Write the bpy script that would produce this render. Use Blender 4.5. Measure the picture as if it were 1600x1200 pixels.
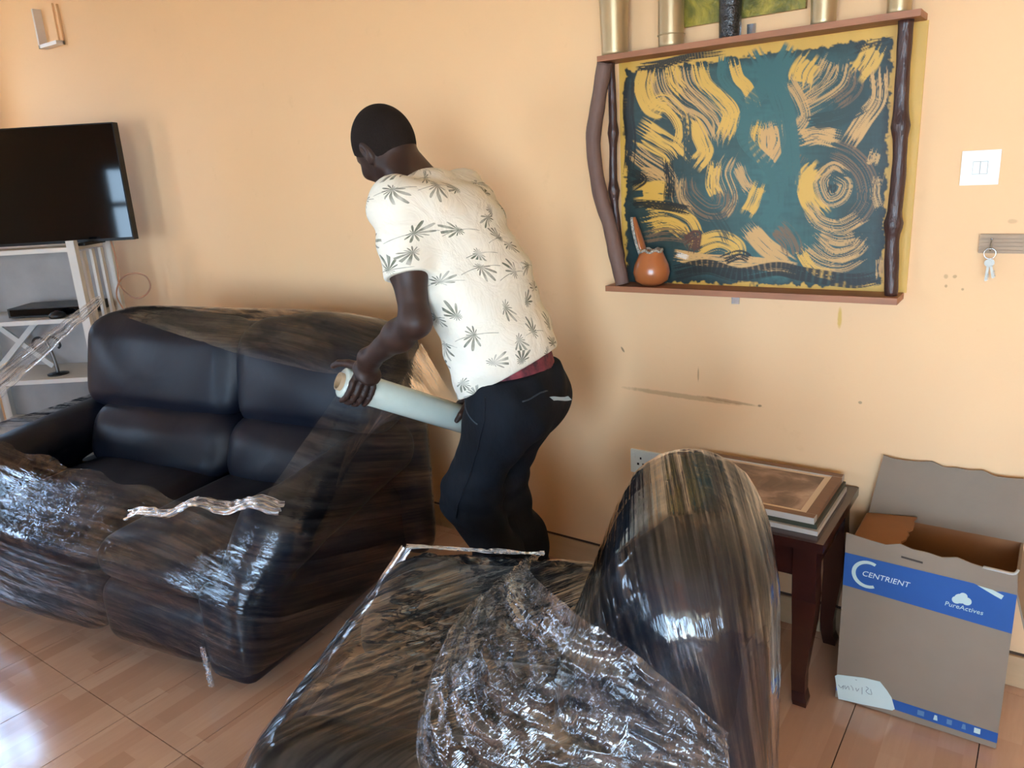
import bpy, bmesh, math, random
import numpy as np
from mathutils import Matrix, Vector

# ------------------------------------------------------------------ start, camera, world, light
for o in list(bpy.data.objects):
    bpy.data.objects.remove(o)
SC = bpy.context.scene
COL = SC.collection
PI = math.pi
random.seed(7)
RNG = np.random.RandomState(7)

CAM_H, CAM_D, FPX = 1.5, 2.32, 1200.0
CAM = np.array([0.0, -CAM_D, CAM_H])


def _unit(v):
    v = np.array(v, float)
    return v / np.linalg.norm(v)


_X = -_unit([-1737, -235, FPX])
_D = _unit([260, 4300, FPX])
_Z = _unit(-(_D - np.dot(_D, _X) * _X))
_Y = np.cross(_Z, _X)
RC = np.array([_X, _Y, _Z])           # world = RC @ (right, down, forward)

cam_data = bpy.data.cameras.new('camera')
cam_data.sensor_fit = 'HORIZONTAL'
cam_data.sensor_width = 36.0
cam_data.lens = 36.0 * FPX / 1600.0
cam_data.clip_start = 0.02
cam_ob = bpy.data.objects.new('camera', cam_data)
COL.objects.link(cam_ob)
M = Matrix(((RC[0, 0], -RC[0, 1], -RC[0, 2], CAM[0]),
            (RC[1, 0], -RC[1, 1], -RC[1, 2], CAM[1]),
            (RC[2, 0], -RC[2, 1], -RC[2, 2], CAM[2]),
            (0, 0, 0, 1)))
cam_ob.matrix_world = M
SC.camera = cam_ob

SC.view_settings.view_transform = 'Standard'
SC.view_settings.look = 'None'
SC.view_settings.gamma = 1.0
SC.view_settings.use_curve_mapping = False
SC.view_settings.exposure = 1.4
SC.cycles.use_denoising = True
SC.cycles.max_bounces = 8
SC.cycles.diffuse_bounces = 5
SC.cycles.glossy_bounces = 4
SC.cycles.transparent_max_bounces = 16
SC.cycles.caustics_reflective = False
SC.cycles.caustics_refractive = False
SC.cycles.sample_clamp_indirect = 6.0


def srgb(r, g, b):
    def c(v):
        v /= 255.0
        return v / 12.92 if v <= 0.04045 else ((v + 0.055) / 1.055) ** 2.4
    return (c(r), c(g), c(b), 1.0)


SKY_STRENGTH = 9.0
world = bpy.data.worlds.new('world')
SC.world = world
world.use_nodes = True
wn = world.node_tree
bg = wn.nodes['Background']
tc = wn.nodes.new('ShaderNodeTexCoord')
sx = wn.nodes.new('ShaderNodeSeparateXYZ')
rp = wn.nodes.new('ShaderNodeValToRGB')
rp.color_ramp.elements[0].position = 0.0
rp.color_ramp.elements[0].color = (0.52, 0.75, 1.0, 1)
rp.color_ramp.elements[1].position = 0.9
rp.color_ramp.elements[1].color = (0.28, 0.52, 1.0, 1)
wn.links.new(tc.outputs['Generated'], sx.inputs[0])
wn.links.new(sx.outputs['Z'], rp.inputs[0])
wn.links.new(rp.outputs[0], bg.inputs['Color'])
bg.inputs['Strength'].default_value = SKY_STRENGTH

sun_data = bpy.data.lights.new('sun', 'SUN')      # high, from beyond the seen wall: lights only the yard
sun_data.energy = 55.0
sun_data.angle = 0.01
sun_data.color = (1.0, 0.98, 0.95)
sun_ob = bpy.data.objects.new('sun', sun_data)
sun_ob.rotation_euler = (math.radians(-32), math.radians(8), 0)
COL.objects.link(sun_ob)

# room: seen wall is y = 0, camera looks at it from y = -2.32
XL, XR, YB, ZC = -5.75, 2.1, -4.1, 2.85
LEFT_WINDOWS = [(-0.92, -0.50, 1.2, 2.62), (-3.7, -2.8, 1.0, 2.1)]
REAR_WINDOWS = [(-3.38, -2.5, 0.6, 1.75), (-0.7, 1.95, 0.4, 2.2)]


def portal(name, loc, rot, sx_, sy_):
    l = bpy.data.lights.new(name, 'AREA')
    l.shape = 'RECTANGLE'
    l.size, l.size_y = sx_, sy_
    l.cycles.is_portal = True
    o = bpy.data.objects.new(name, l)
    o.location = loc
    o.rotation_euler = rot
    COL.objects.link(o)


for (a, b, z0, z1) in LEFT_WINDOWS:
    portal('window_light', (XL - 0.05, (a + b) / 2, (z0 + z1) / 2), (0, -PI / 2, 0), z1 - z0, b - a)
for (a, b, z0, z1) in REAR_WINDOWS:
    portal('window_light', ((a + b) / 2, YB - 0.05, (z0 + z1) / 2), (PI / 2, 0, 0), b - a, z1 - z0)


# ------------------------------------------------------------------ pixel helpers (the photograph is 1600 x 1200)
def _ray(px, py):
    return RC @ np.array([px - 800.0, py - 600.0, FPX])


def at(px, py, depth):
    return CAM + _ray(px, py) * depth / FPX


def on_wall(px, py, off=0.0):
    r = _ray(px, py)
    return CAM + r * (CAM_D - off) / r[1]


def on_level(px, py, z=0.0):
    r = _ray(px, py)
    return CAM + r * (z - CAM_H) / r[2]


# ------------------------------------------------------------------ objects and materials
def tag(o, label=None, cat=None, group=None, kind=None):
    if label:
        o['label'] = label
    if cat:
        o['category'] = cat
    if group:
        o['group'] = group
    if kind:
        o['kind'] = kind
    return o


def empty(name, loc=(0, 0, 0), rz=0.0, label=None, cat=None, group=None):
    o = bpy.data.objects.new(name, None)
    o.empty_display_size = 0.1
    o.location = loc
    o.rotation_euler = (0, 0, rz)
    COL.objects.link(o)
    return tag(o, label, cat, group)


def link_mesh(name, me, mat=None, parent=None):
    o = bpy.data.objects.new(name, me)
    COL.objects.link(o)
    if mat is not None and not me.materials:
        for m in (mat if isinstance(mat, (list, tuple)) else [mat]):
            me.materials.append(m)
    if parent is not None:
        o.parent = parent
    return o


def from_bm(name, bm, mat=None, parent=None, smooth=False, bevel=0.0, seg=2):
    if bevel > 0:
        bmesh.ops.bevel(bm, geom=[e for e in bm.edges if e.calc_face_angle(0) > 0.5], offset=bevel,
                        segments=seg, profile=0.5, affect='EDGES', clamp_overlap=True)
    bmesh.ops.recalc_face_normals(bm, faces=bm.faces[:])
    me = bpy.data.meshes.new(name)
    bm.to_mesh(me)
    bm.free()
    if smooth:
        me.polygons.foreach_set('use_smooth', [True] * len(me.polygons))
    return link_mesh(name, me, mat, parent)


def bm_box(bm, x0, x1, y0, y1, z0, z1, mat_index=0):
    vs = [bm.verts.new(p) for p in ((x0, y0, z0), (x1, y0, z0), (x1, y1, z0), (x0, y1, z0),
                                    (x0, y0, z1), (x1, y0, z1), (x1, y1, z1), (x0, y1, z1))]
    for q in ((0, 3, 2, 1), (4, 5, 6, 7), (0, 1, 5, 4), (1, 2, 6, 5), (2, 3, 7, 6), (3, 0, 4, 7)):
        f = bm.faces.new([vs[i] for i in q])
        f.material_index = mat_index
    return vs


def box(name, x0, x1, y0, y1, z0, z1, mat, parent=None, bevel=0.0):
    bm = bmesh.new()
    bm_box(bm, x0, x1, y0, y1, z0, z1)
    return from_bm(name, bm, mat, parent, bevel=bevel)


def mesh_np(name, V, F, mat=None, parent=None, smooth=True, uv=None):
    me = bpy.data.meshes.new(name)
    V = np.asarray(V, np.float32)
    F = np.asarray(F, np.int32)
    k = F.shape[1]
    me.vertices.add(len(V))
    me.vertices.foreach_set('co', V.ravel())
    me.loops.add(F.size)
    me.loops.foreach_set('vertex_index', F.ravel())
    me.polygons.add(len(F))
    me.polygons.foreach_set('loop_start', np.arange(0, F.size, k, dtype=np.int32))
    if smooth:
        me.polygons.foreach_set('use_smooth', np.ones(len(F), bool))
    if uv is not None:
        lay = me.uv_layers.new(name='UVMap')
        lay.data.foreach_set('uv', np.asarray(uv, np.float32)[F.ravel()].ravel())
    me.update(calc_edges=True)
    me.validate()
    return link_mesh(name, me, mat, parent)


def tube(name, pts, rad, mat, parent=None, seg=10, closed=False, flat=1.0):
    P = np.array(pts, float)
    n = len(P)
    R = np.full(n, rad, float) if np.isscalar(rad) else np.array(rad, float)
    T = np.gradient(P, axis=0)
    if closed:
        T = np.roll(P, -1, 0) - np.roll(P, 1, 0)
    T /= np.linalg.norm(T, axis=1)[:, None]
    up = np.array([0, 0, 1.0]) if abs(T[0, 2]) < 0.9 else np.array([1.0, 0, 0])
    N = np.cross(T[0], up)
    N /= np.linalg.norm(N)
    V = []
    for i in range(n):
        N = N - np.dot(N, T[i]) * T[i]
        N /= np.linalg.norm(N)
        B = np.cross(T[i], N)
        for k in range(seg):
            a = 2 * PI * k / seg
            V.append(P[i] + R[i] * (math.cos(a) * N + flat * math.sin(a) * B))
    F = []
    for i in range(n if closed else n - 1):
        j = (i + 1) % n
        for k in range(seg):
            F.append((i * seg + k, i * seg + (k + 1) % seg, j * seg + (k + 1) % seg, j * seg + k))
    bm = bmesh.new()
    bv = [bm.verts.new(v) for v in V]
    for f in F:
        bm.faces.new([bv[i] for i in f])
    if not closed:
        bm.faces.new(bv[:seg][::-1])
        bm.faces.new(bv[-seg:])
    return from_bm(name, bm, mat, parent, smooth=True)


def spline(pts, n=24):
    P = np.array(pts, float)
    m = len(P)
    out = []
    for t in np.linspace(0, m - 1, n):
        i = min(int(t), m - 2)
        u = t - i
        p0, p1, p2, p3 = P[max(i - 1, 0)], P[i], P[i + 1], P[min(i + 2, m - 1)]
        out.append(0.5 * ((2 * p1) + (-p0 + p2) * u + (2 * p0 - 5 * p1 + 4 * p2 - p3) * u * u + (-p0 + 3 * p1 - 3 * p2 + p3) * u ** 3))
    return np.array(out)


def lathe(name, prof, mat, parent=None, seg=28, loc=(0, 0, 0)):
    bm = bmesh.new()
    rings = []
    for r, z in prof:
        if r < 1e-5:
            rings.append([bm.verts.new((loc[0], loc[1], loc[2] + z))])
        else:
            rings.append([bm.verts.new((loc[0] + r * math.cos(2 * PI * k / seg), loc[1] + r * math.sin(2 * PI * k / seg), loc[2] + z)) for k in range(seg)])
    for a, b in zip(rings[:-1], rings[1:]):
        for k in range(seg):
            k2 = (k + 1) % seg
            if len(a) == 1 and len(b) > 1:
                bm.faces.new((a[0], b[k2], b[k]))
            elif len(b) == 1 and len(a) > 1:
                bm.faces.new((a[k], a[k2], b[0]))
            elif len(a) > 1:
                bm.faces.new((a[k], a[k2], b[k2], b[k]))
    return from_bm(name, bm, mat, parent, smooth=True)


class NT:
    def __init__(self, name):
        self.m = bpy.data.materials.new(name)
        self.m.use_nodes = True
        self.t = self.m.node_tree
        self.b = self.t.nodes['Principled BSDF']
        self.out = self.t.nodes['Material Output']

    def n(self, kind, **kw):
        nd = self.t.nodes.new('ShaderNode' + kind)
        for k, v in kw.items():
            setattr(nd, k, v)
        return nd

    def l(self, a, b):
        self.t.links.new(a, b)

    def math(self, op, a, b=None, clamp=False):
        nd = self.n('Math', operation=op, use_clamp=clamp)
        for i, v in enumerate((a, b)):
            if v is None:
                continue
            if isinstance(v, (int, float)):
                nd.inputs[i].default_value = v
            else:
                self.l(v, nd.inputs[i])
        return nd.outputs[0]

    def mix(self, fac, a, b, mode='MIX'):
        nd = self.n('MixRGB', blend_type=mode)
        for i, v in enumerate((fac, a, b)):
            if isinstance(v, (int, float)):
                nd.inputs[i].default_value = v
            elif isinstance(v, tuple):
                nd.inputs[i].default_value = v
            else:
                self.l(v, nd.inputs[i])
        return nd.outputs[0]

    def noise(self, scale, detail=3, rough=0.55, vec=None, stretch=None, coord='Object', distort=0.0):
        tcn = self.n('TexCoord')
        mp = self.n('Mapping')
        mp.inputs['Scale'].default_value = stretch or (1, 1, 1)
        self.l(vec if vec is not None else tcn.outputs[coord], mp.inputs[0])
        nz = self.n('TexNoise')
        nz.inputs['Scale'].default_value = scale
        nz.inputs['Detail'].default_value = detail
        nz.inputs['Roughness'].default_value = rough
        nz.inputs['Distortion'].default_value = distort
        self.l(mp.outputs[0], nz.inputs['Vector'])
        return nz.outputs['Fac']

    def ramp(self, fac, stops):
        r = self.n('ValToRGB')
        e = r.color_ramp.elements
        while len(e) < len(stops):
            e.new(0.5)
        for el, (p, c) in zip(e, stops):
            el.position = p
            el.color = c if isinstance(c, tuple) else (c, c, c, 1)
        self.l(fac, r.inputs[0])
        return r.outputs[0]

    def bump(self, h, strength=0.3, dist=0.01):
        b = self.n('Bump')
        b.inputs['Strength'].default_value = strength
        b.inputs['Distance'].default_value = dist
        self.l(h, b.inputs['Height'])
        return b.outputs[0]


def material(name, col, rough=0.6, metal=0.0, spec=0.5, var=None, bump=None, col2=None, coat=0.0):
    """plain surface; var = (scale, amount, stretch) mixes towards col2; bump = (scale, strength, distance, stretch)"""
    N = NT(name)
    b = N.b
    b.inputs['Base Color'].default_value = col
    b.inputs['Roughness'].default_value = rough
    b.inputs['Metallic'].default_value = metal
    b.inputs['Specular IOR Level'].default_value = spec
    b.inputs['Coat Weight'].default_value = coat
    if var:
        f = N.noise(var[0], 4, 0.6, stretch=var[2] if len(var) > 2 else None)
        f = N.ramp(f, [(0.3, 0.0), (0.7, 1.0)])
        c2 = col2 or tuple(v * (1 - var[1]) for v in col[:3]) + (1,)
        N.l(N.mix(f, col, c2), b.inputs['Base Color'])
    if bump:
        h = N.noise(bump[0], 4, 0.6, stretch=bump[3] if len(bump) > 3 else None)
        N.l(N.bump(h, bump[1], bump[2]), b.inputs['Normal'])
    return N.m


# ------------------------------------------------------------------ smooth solids: distance fields meshed with surface nets
class Field:
    def __init__(self, lo, hi, h):
        self.lo = np.array(lo, float)
        self.h = h
        self.n = np.maximum(np.ceil((np.array(hi) - self.lo) / h).astype(int) + 1, 4)
        self.F = np.full(self.n, 0.2, np.float32)
        self.ax = [(self.lo[i] + h * np.arange(self.n[i])).astype(np.float32) for i in range(3)]

    def _sub(self, lo, hi):
        i0 = np.clip(np.floor((np.array(lo) - self.lo) / self.h).astype(int), 0, self.n)
        i1 = np.clip(np.ceil((np.array(hi) - self.lo) / self.h).astype(int) + 1, 0, self.n)
        sl = tuple(slice(a, b) for a, b in zip(i0, i1))
        X = self.ax[0][sl[0]][:, None, None]
        Y = self.ax[1][sl[1]][None, :, None]
        Z = self.ax[2][sl[2]][None, None, :]
        return sl, X, Y, Z

    def put(self, sl, d, k):
        A = self.F[sl]
        if k <= 0:
            self.F[sl] = np.minimum(A, d)
        else:
            hh = np.clip(0.5 + 0.5 * (A - d) / k, 0, 1)
            self.F[sl] = A * (1 - hh) + d * hh - k * hh * (1 - hh)

    def cone(self, a, b, ra, rb, k=0.03, lat=None, sq=1.0, clip=None):
        """tapered capsule; lat/sq squash it: size along lat is radius/sq"""
        a = np.array(a, float)
        b = np.array(b, float)
        r = max(ra, rb) / min(sq, 1.0) + k + 3 * self.h
        sl, X, Y, Z = self._sub(np.minimum(a, b) - r, np.maximum(a, b) + r)
        ba = b - a
        L2 = max(float(ba @ ba), 1e-9)
        PX, PY, PZ = X - a[0], Y - a[1], Z - a[2]
        t = np.clip((PX * ba[0] + PY * ba[1] + PZ * ba[2]) / L2, 0, 1)
        QX, QY, QZ = PX - t * ba[0], PY - t * ba[1], PZ - t * ba[2]
        q2 = QX * QX + QY * QY + QZ * QZ
        if lat is not None:
            ql = QX * lat[0] + QY * lat[1] + QZ * lat[2]
            q2 = q2 - ql * ql * (1 - sq * sq)
        d = np.sqrt(np.maximum(q2, 1e-12)) - (ra + t * (rb - ra))
        if clip is not None:
            c, nrm = clip
            d = np.maximum(d, (X - c[0]) * nrm[0] + (Y - c[1]) * nrm[1] + (Z - c[2]) * nrm[2])
        self.put(sl, d.astype(np.float32), k)

    def ell(self, c, axes, rad, k=0.02, cut=False, clip=None):
        c = np.array(c, float)
        r = max(rad) + k + 3 * self.h
        sl, X, Y, Z = self._sub(c - r, c + r)
        s = 0
        s2 = 0
        for ax_, rr in zip(axes, rad):
            q = ((X - c[0]) * ax_[0] + (Y - c[1]) * ax_[1] + (Z - c[2]) * ax_[2])
            s = s + (q / rr) ** 2
            s2 = s2 + (q / rr ** 2) ** 2
        k0 = np.sqrt(s)
        d = k0 * (k0 - 1) / np.maximum(np.sqrt(s2), 1e-6)
        if clip is not None:
            cc, nrm = clip
            d = np.maximum(d, (X - cc[0]) * nrm[0] + (Y - cc[1]) * nrm[1] + (Z - cc[2]) * nrm[2])
        if cut:
            A = self.F[sl]
            hh = np.clip(0.5 - 0.5 * (A + d) / k, 0, 1)
            self.F[sl] = A * (1 - hh) - d * hh + k * hh * (1 - hh)
        else:
            self.put(sl, d.astype(np.float32), k)

    def rbox(self, lo, hi, r, k=0.02, puff=0.0, tilt=None):
        """rounded box, optionally puffed out in the middle of every side and sheared: y += tilt * (z - z0)"""
        lo = np.array(lo, float)
        hi = np.array(hi, float)
        c = (lo + hi) / 2
        hs = (hi - lo) / 2
        m = r + k + puff + 3 * self.h + (abs(tilt) * (hi[2] - lo[2]) if tilt else 0)
        sl, X, Y, Z = self._sub(lo - m, hi + m)
        x, y, z = X - c[0], Y - c[1], Z - c[2]
        if tilt:
            y = y - tilt * (Z - lo[2])
        ux, uy, uz = np.clip(np.abs(x) / hs[0], 0, 1), np.clip(np.abs(y) / hs[1], 0, 1), np.clip(np.abs(z) / hs[2], 0, 1)
        qx, qy, qz = np.abs(x) - (hs[0] - r), np.abs(y) - (hs[1] - r), np.abs(z) - (hs[2] - r)
        d = np.sqrt(np.maximum(qx, 0) ** 2 + np.maximum(qy, 0) ** 2 + np.maximum(qz, 0) ** 2) + np.minimum(np.maximum(qx, np.maximum(qy, qz)), 0) - r
        if puff:
            pf = (1 - ux ** 2) * (1 - uz ** 2) + (1 - ux ** 2) * (1 - uy ** 2) + (1 - uy ** 2) * (1 - uz ** 2)
            d = d - puff * np.clip(pf, 0, 1)
        self.put(sl, d.astype(np.float32), k)

    def halfspace(self, c, nrm):
        """keep only the side the normal points away from"""
        X, Y, Z = self.ax[0][:, None, None], self.ax[1][None, :, None], self.ax[2][None, None, :]
        d = (X - c[0]) * nrm[0] + (Y - c[1]) * nrm[1] + (Z - c[2]) * nrm[2]
        self.F = np.maximum(self.F, d.astype(np.float32))

    def add_noise(self, fn):
        X, Y, Z = np.meshgrid(*self.ax, indexing='ij', sparse=True)
        self.F = self.F + fn(X, Y, Z).astype(np.float32)

    def nets(self):
        F = self.F
        S = F < 0
        n = self.n
        c = S[:-1, :-1, :-1].astype(np.int8)
        for dx in (0, 1):
            for dy in (0, 1):
                for dz in (0, 1):
                    if dx + dy + dz:
                        c = c + S[dx:n[0] - 1 + dx, dy:n[1] - 1 + dy, dz:n[2] - 1 + dz]
        act = (c > 0) & (c < 8)
        I = np.argwhere(act)
        idx = np.full(act.shape, -1, np.int32)
        idx[act] = np.arange(len(I))
        acc = np.zeros((len(I), 3))
        cnt = np.zeros(len(I))
        corners = [(0, 0, 0), (1, 0, 0), (0, 1, 0), (1, 1, 0), (0, 0, 1), (1, 0, 1), (0, 1, 1), (1, 1, 1)]
        val = [F[I[:, 0] + a, I[:, 1] + b, I[:, 2] + d].astype(float) for a, b, d in corners]
        for i in range(8):
            for j in range(i + 1, 8):
                df = [abs(corners[i][q] - corners[j][q]) for q in range(3)]
                if sum(df) != 1:
                    continue
                m = (val[i] < 0) != (val[j] < 0)
                t = np.where(m, val[i] / np.where(m, val[i] - val[j], 1), 0)
                for q in range(3):
                    p = corners[i][q] + t * (corners[j][q] - corners[i][q])
                    acc[:, q] += np.where(m, p, 0)
                cnt += m
        V = self.lo + (I + acc / cnt[:, None]) * self.h
        Q = []
        for a in range(3):
            b, d = (a + 1) % 3, (a + 2) % 3
            s0 = [slice(0, None)] * 3
            s1 = [slice(0, None)] * 3
            s0[a] = slice(0, -1)
            s1[a] = slice(1, None)
            A, B = S[tuple(s0)], S[tuple(s1)]
            E = np.argwhere(A != B)
            E = E[(E[:, b] > 0) & (E[:, d] > 0) & (E[:, b] < n[b] - 1) & (E[:, d] < n[d] - 1)]
            sgn = A[E[:, 0], E[:, 1], E[:, 2]]
            quad = []
            for (ob, od) in ((-1, -1), (0, -1), (0, 0), (-1, 0)):
                e = E.copy()
                e[:, b] += ob
                e[:, d] += od
                quad.append(idx[e[:, 0], e[:, 1], e[:, 2]])
            q = np.stack(quad, 1)
            q[~sgn] = q[~sgn][:, ::-1]
            Q.append(q)
        Q = np.concatenate(Q)
        Q = Q[(Q >= 0).all(1)]
        return V, Q

    def build(self, name, mat, parent=None, uvfn=None):
        V, Q = self.nets()
        uv = uvfn(V) if uvfn else None
        return mesh_np(name, V, Q, mat, parent, True, uv)


_TAB = np.random.RandomState(3).rand(4096)


def vnoise(x, y, seed=0):
    """smooth value noise, -1..1"""
    x = np.asarray(x, float)
    y = np.asarray(y, float)
    xi, yi = np.floor(x).astype(int), np.floor(y).astype(int)
    fx, fy = x - xi, y - yi
    fx, fy = fx * fx * (3 - 2 * fx), fy * fy * (3 - 2 * fy)

    def h(a, b):
        return _TAB[(a * 1619 + b * 31337 + seed * 6971) % 4096]
    v = (h(xi, yi) * (1 - fx) + h(xi + 1, yi) * fx) * (1 - fy) + (h(xi, yi + 1) * (1 - fx) + h(xi + 1, yi + 1) * fx) * fy
    return 2 * v - 1


# ------------------------------------------------------------------ materials
m_wall = None


def wall_material():
    N = NT('peach_wall_paint')
    b = N.b
    base = srgb(241, 199, 152)
    f = N.noise(1.3, 5, 0.6)
    c = N.mix(N.math('MULTIPLY', N.ramp(f, [(0.3, 0.0), (0.75, 1.0)]), 0.5), base, srgb(236, 195, 152))
    f2 = N.noise(7.0, 4, 0.7)
    c = N.mix(N.math('MULTIPLY', N.ramp(f2, [(0.62, 0.0), (0.8, 1.0)]), 0.25), c, srgb(205, 160, 110))
    # scuffs, a paint drip and a scratch, at their places on the wall (metres)
    geo = N.n('NewGeometry')
    sp = N.n('SeparateXYZ')
    N.l(geo.outputs['Position'], sp.inputs[0])
    wob = N.noise(40, 3, 0.6)

    def spot(x, z, rx, rz, slope, col, k):
        nonlocal c
        dx = N.math('SUBTRACT', sp.outputs['X'], x)
        dz = N.math('SUBTRACT', N.math('SUBTRACT', sp.outputs['Z'], z), N.math('MULTIPLY', dx, slope))
        d = N.math('ADD', N.math('POWER', N.math('ABSOLUTE', N.math('DIVIDE', dx, rx)), 2.0), N.math('POWER', N.math('ABSOLUTE', N.math('DIVIDE', dz, rz)), 2.0))
        mk = N.math('MULTIPLY', N.ramp(N.math('ADD', d, N.math('MULTIPLY', N.math('SUBTRACT', wob, 0.5), 1.2)), [(0.35, 1.0), (1.0, 0.0)]), k)
        c = N.mix(mk, c, col)
    brown = srgb(150, 100, 66)
    for (px, py, rx, rz, sl, col, k) in ((1312, 497, 0.007, 0.034, 0, srgb(222, 176, 92), 0.9), (1478, 432, 0.006, 0.007, 0, brown, 0.35), (1492, 432, 0.006, 0.006, 0, brown, 0.45),
                                         (1478, 447, 0.004, 0.005, 0, brown, 0.5), (1504, 452, 0.004, 0.004, 0, brown, 0.5), (1582, 346, 0.012, 0.007, 0, brown, 0.25),
                                         (973, 546, 0.008, 0.007, -1.0, srgb(110, 80, 60), 0.7), (1091, 585, 0.003, 0.030, 0, brown, 0.5), (1060, 618, 0.24, 0.010, -0.02, brown, 0.40),
                                         (1140, 627, 0.11, 0.006, -0.05, brown, 0.5), (1187, 634, 0.008, 0.005, 0, srgb(110, 80, 60), 0.7), (1344, 629, 0.006, 0.005, 0, srgb(110, 80, 60), 0.5)):
        p = on_wall(px, py)
        spot(float(p[0]), float(p[2]), rx, rz, sl, col, k)
    N.l(c, b.inputs['Base Color'])
    b.inputs['Roughness'].default_value = 0.65
    b.inputs['Specular IOR Level'].default_value = 0.25
    h = N.noise(60, 4, 0.6)
    N.l(N.bump(h, 0.12, 0.004), b.inputs['Normal'])
    return N.m


m_wall = wall_material()
m_ceiling = material('ceiling_paint', srgb(225, 215, 198), 0.8, var=(2, 0.05))


def floor_tile_material():
    N = NT('wood_print_tile')
    b = N.b
    tcn = N.n('TexCoord')
    geo = N.n('NewGeometry')
    sp = N.n('SeparateXYZ')
    N.l(geo.outputs['Position'], sp.inputs[0])
    # printed strips about 6 cm wide running away towards the wall
    s = N.math('DIVIDE', sp.outputs['X'], 0.06)
    sid = N.math('FLOOR', s)
    wn_ = N.n('TexWhiteNoise', noise_dimensions='1D')
    N.l(sid, wn_.inputs['W'])
    yo = N.math('ADD', sp.outputs['Y'], N.math('MULTIPLY', wn_.outputs['Value'], 0.45))
    pid = N.math('FLOOR', N.math('DIVIDE', yo, 0.34))
    cmb = N.n('CombineXYZ')
    N.l(sid, cmb.inputs[0])
    N.l(pid, cmb.inputs[1])
    wn2 = N.n('TexWhiteNoise', noise_dimensions='2D')
    N.l(cmb.outputs[0], wn2.inputs['Vector'])
    grain = N.noise(9, 5, 0.65, vec=geo.outputs['Position'], stretch=(9, 0.9, 1))
    c = N.ramp(wn2.outputs['Value'], [(0.0, srgb(192, 150, 122)), (0.5, srgb(206, 164, 136)), (1.0, srgb(218, 180, 152))])
    c = N.mix(N.math('MULTIPLY', grain, 0.45), c, srgb(176, 132, 106))
    N.l(c, b.inputs['Base Color'])
    b.inputs['Roughness'].default_value = 0.13
    b.inputs['Specular IOR Level'].default_value = 0.85
    wob = N.noise(5, 2, 0.5, vec=geo.outputs['Position'])
    N.l(N.bump(wob, 0.06, 0.01), b.inputs['Normal'])
    return N.m


m_tile = floor_tile_material()
m_grout = material('floor_grout', srgb(70, 50, 38), 0.8)
m_skirt = material('skirting_tile', srgb(205, 172, 132), 0.35, var=(6, 0.12, (1, 1, 6)))
m_leather = None


def leather_material():
    N = NT('dark_leather')
    b = N.b
    f = N.noise(3, 3)
    N.l(N.mix(f, srgb(12, 15, 26), srgb(18, 21, 33)), b.inputs['Base Color'])
    b.inputs['Roughness'].default_value = 0.46
    b.inputs['Specular IOR Level'].default_value = 0.34
    fine = N.noise(240, 3, 0.6)
    big = N.noise(6, 2, 0.5, distort=1.0)
    h = N.math('ADD', N.math('MULTIPLY', fine, 0.06), N.math('MULTIPLY', big, 1.0))
    N.l(N.bump(h, 0.2, 0.012), b.inputs['Normal'])
    return N.m


m_leather = leather_material()
m_foot = material('dark_plastic', srgb(22, 20, 20), 0.5)


def film_material(name, haze=0.10, streak=(2.5, 75), gloss=0.05, boost=1.5, bump=0.5, tint=(0.86, 0.9, 0.95), line_lo=0.45, line_hi=1.35):
    """clear stretch film: see-through, mirror-like sheen, milky where it is stretched into streaks (UV: along, across in metres)"""
    N = NT(name)
    t = N.t
    t.nodes.remove(N.b)
    tcn = N.n('TexCoord')
    uv = tcn.outputs['UV']
    n1 = N.noise(1.0, 4, 0.6, vec=uv, stretch=(streak[0], streak[1], 1), distort=0.35)
    n2 = N.noise(1.0, 3, 0.6, vec=uv, stretch=(streak[0] * 4, streak[1] * 0.35, 1), distort=0.8)
    h = N.math('ADD', N.math('MULTIPLY', n1, 0.6), N.math('MULTIPLY', n2, 1.0))
    nrm = N.bump(h, bump, 0.006)
    fr = N.n('Fresnel')
    fr.inputs['IOR'].default_value = 1.5
    N.l(nrm, fr.inputs['Normal'])
    g = N.n('BsdfGlossy')
    g.inputs['Roughness'].default_value = gloss
    g.inputs['Color'].default_value = (1, 1, 1, 1)
    N.l(nrm, g.inputs['Normal'])
    tr = N.n('BsdfTransparent')
    tr.inputs['Color'].default_value = (0.93, 0.94, 0.95, 1)
    df = N.n('BsdfDiffuse')
    df.inputs['Color'].default_value = tint + (1,)
    N.l(nrm, df.inputs['Normal'])
    # where the film clings to the leather it loses its sheen; stretched folds alternate bright and dull
    patch = N.ramp(N.noise(1.0, 4, 0.6, vec=uv, stretch=(3.0, 9.0, 1), distort=0.5), [(0.42, 0.42), (0.56, 1.2)])
    line = N.ramp(n1, [(0.40, line_lo), (0.56, line_hi)])
    fres = N.math('MULTIPLY', N.math('MULTIPLY', fr.outputs[0], patch), line)
    hz = N.math('MULTIPLY', N.ramp(n1, [(0.45, 0.10), (0.70, 1.0)]), haze)
    tl = N.n('BsdfTranslucent')
    tl.inputs['Color'].default_value = tint + (1,)
    both = N.n('MixShader')
    both.inputs[0].default_value = 0.5
    N.l(df.outputs[0], both.inputs[1])
    N.l(tl.outputs[0], both.inputs[2])
    m1 = N.n('MixShader')
    N.l(hz, m1.inputs[0])
    N.l(tr.outputs[0], m1.inputs[1])
    N.l(both.outputs[0], m1.inputs[2])
    m2 = N.n('MixShader')
    N.l(N.math('MULTIPLY', fres, boost, clamp=True), m2.inputs[0])
    N.l(m1.outputs[0], m2.inputs[1])
    N.l(g.outputs[0], m2.inputs[2])
    N.l(m2.outputs[0], N.out.inputs['Surface'])
    return N.m


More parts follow.
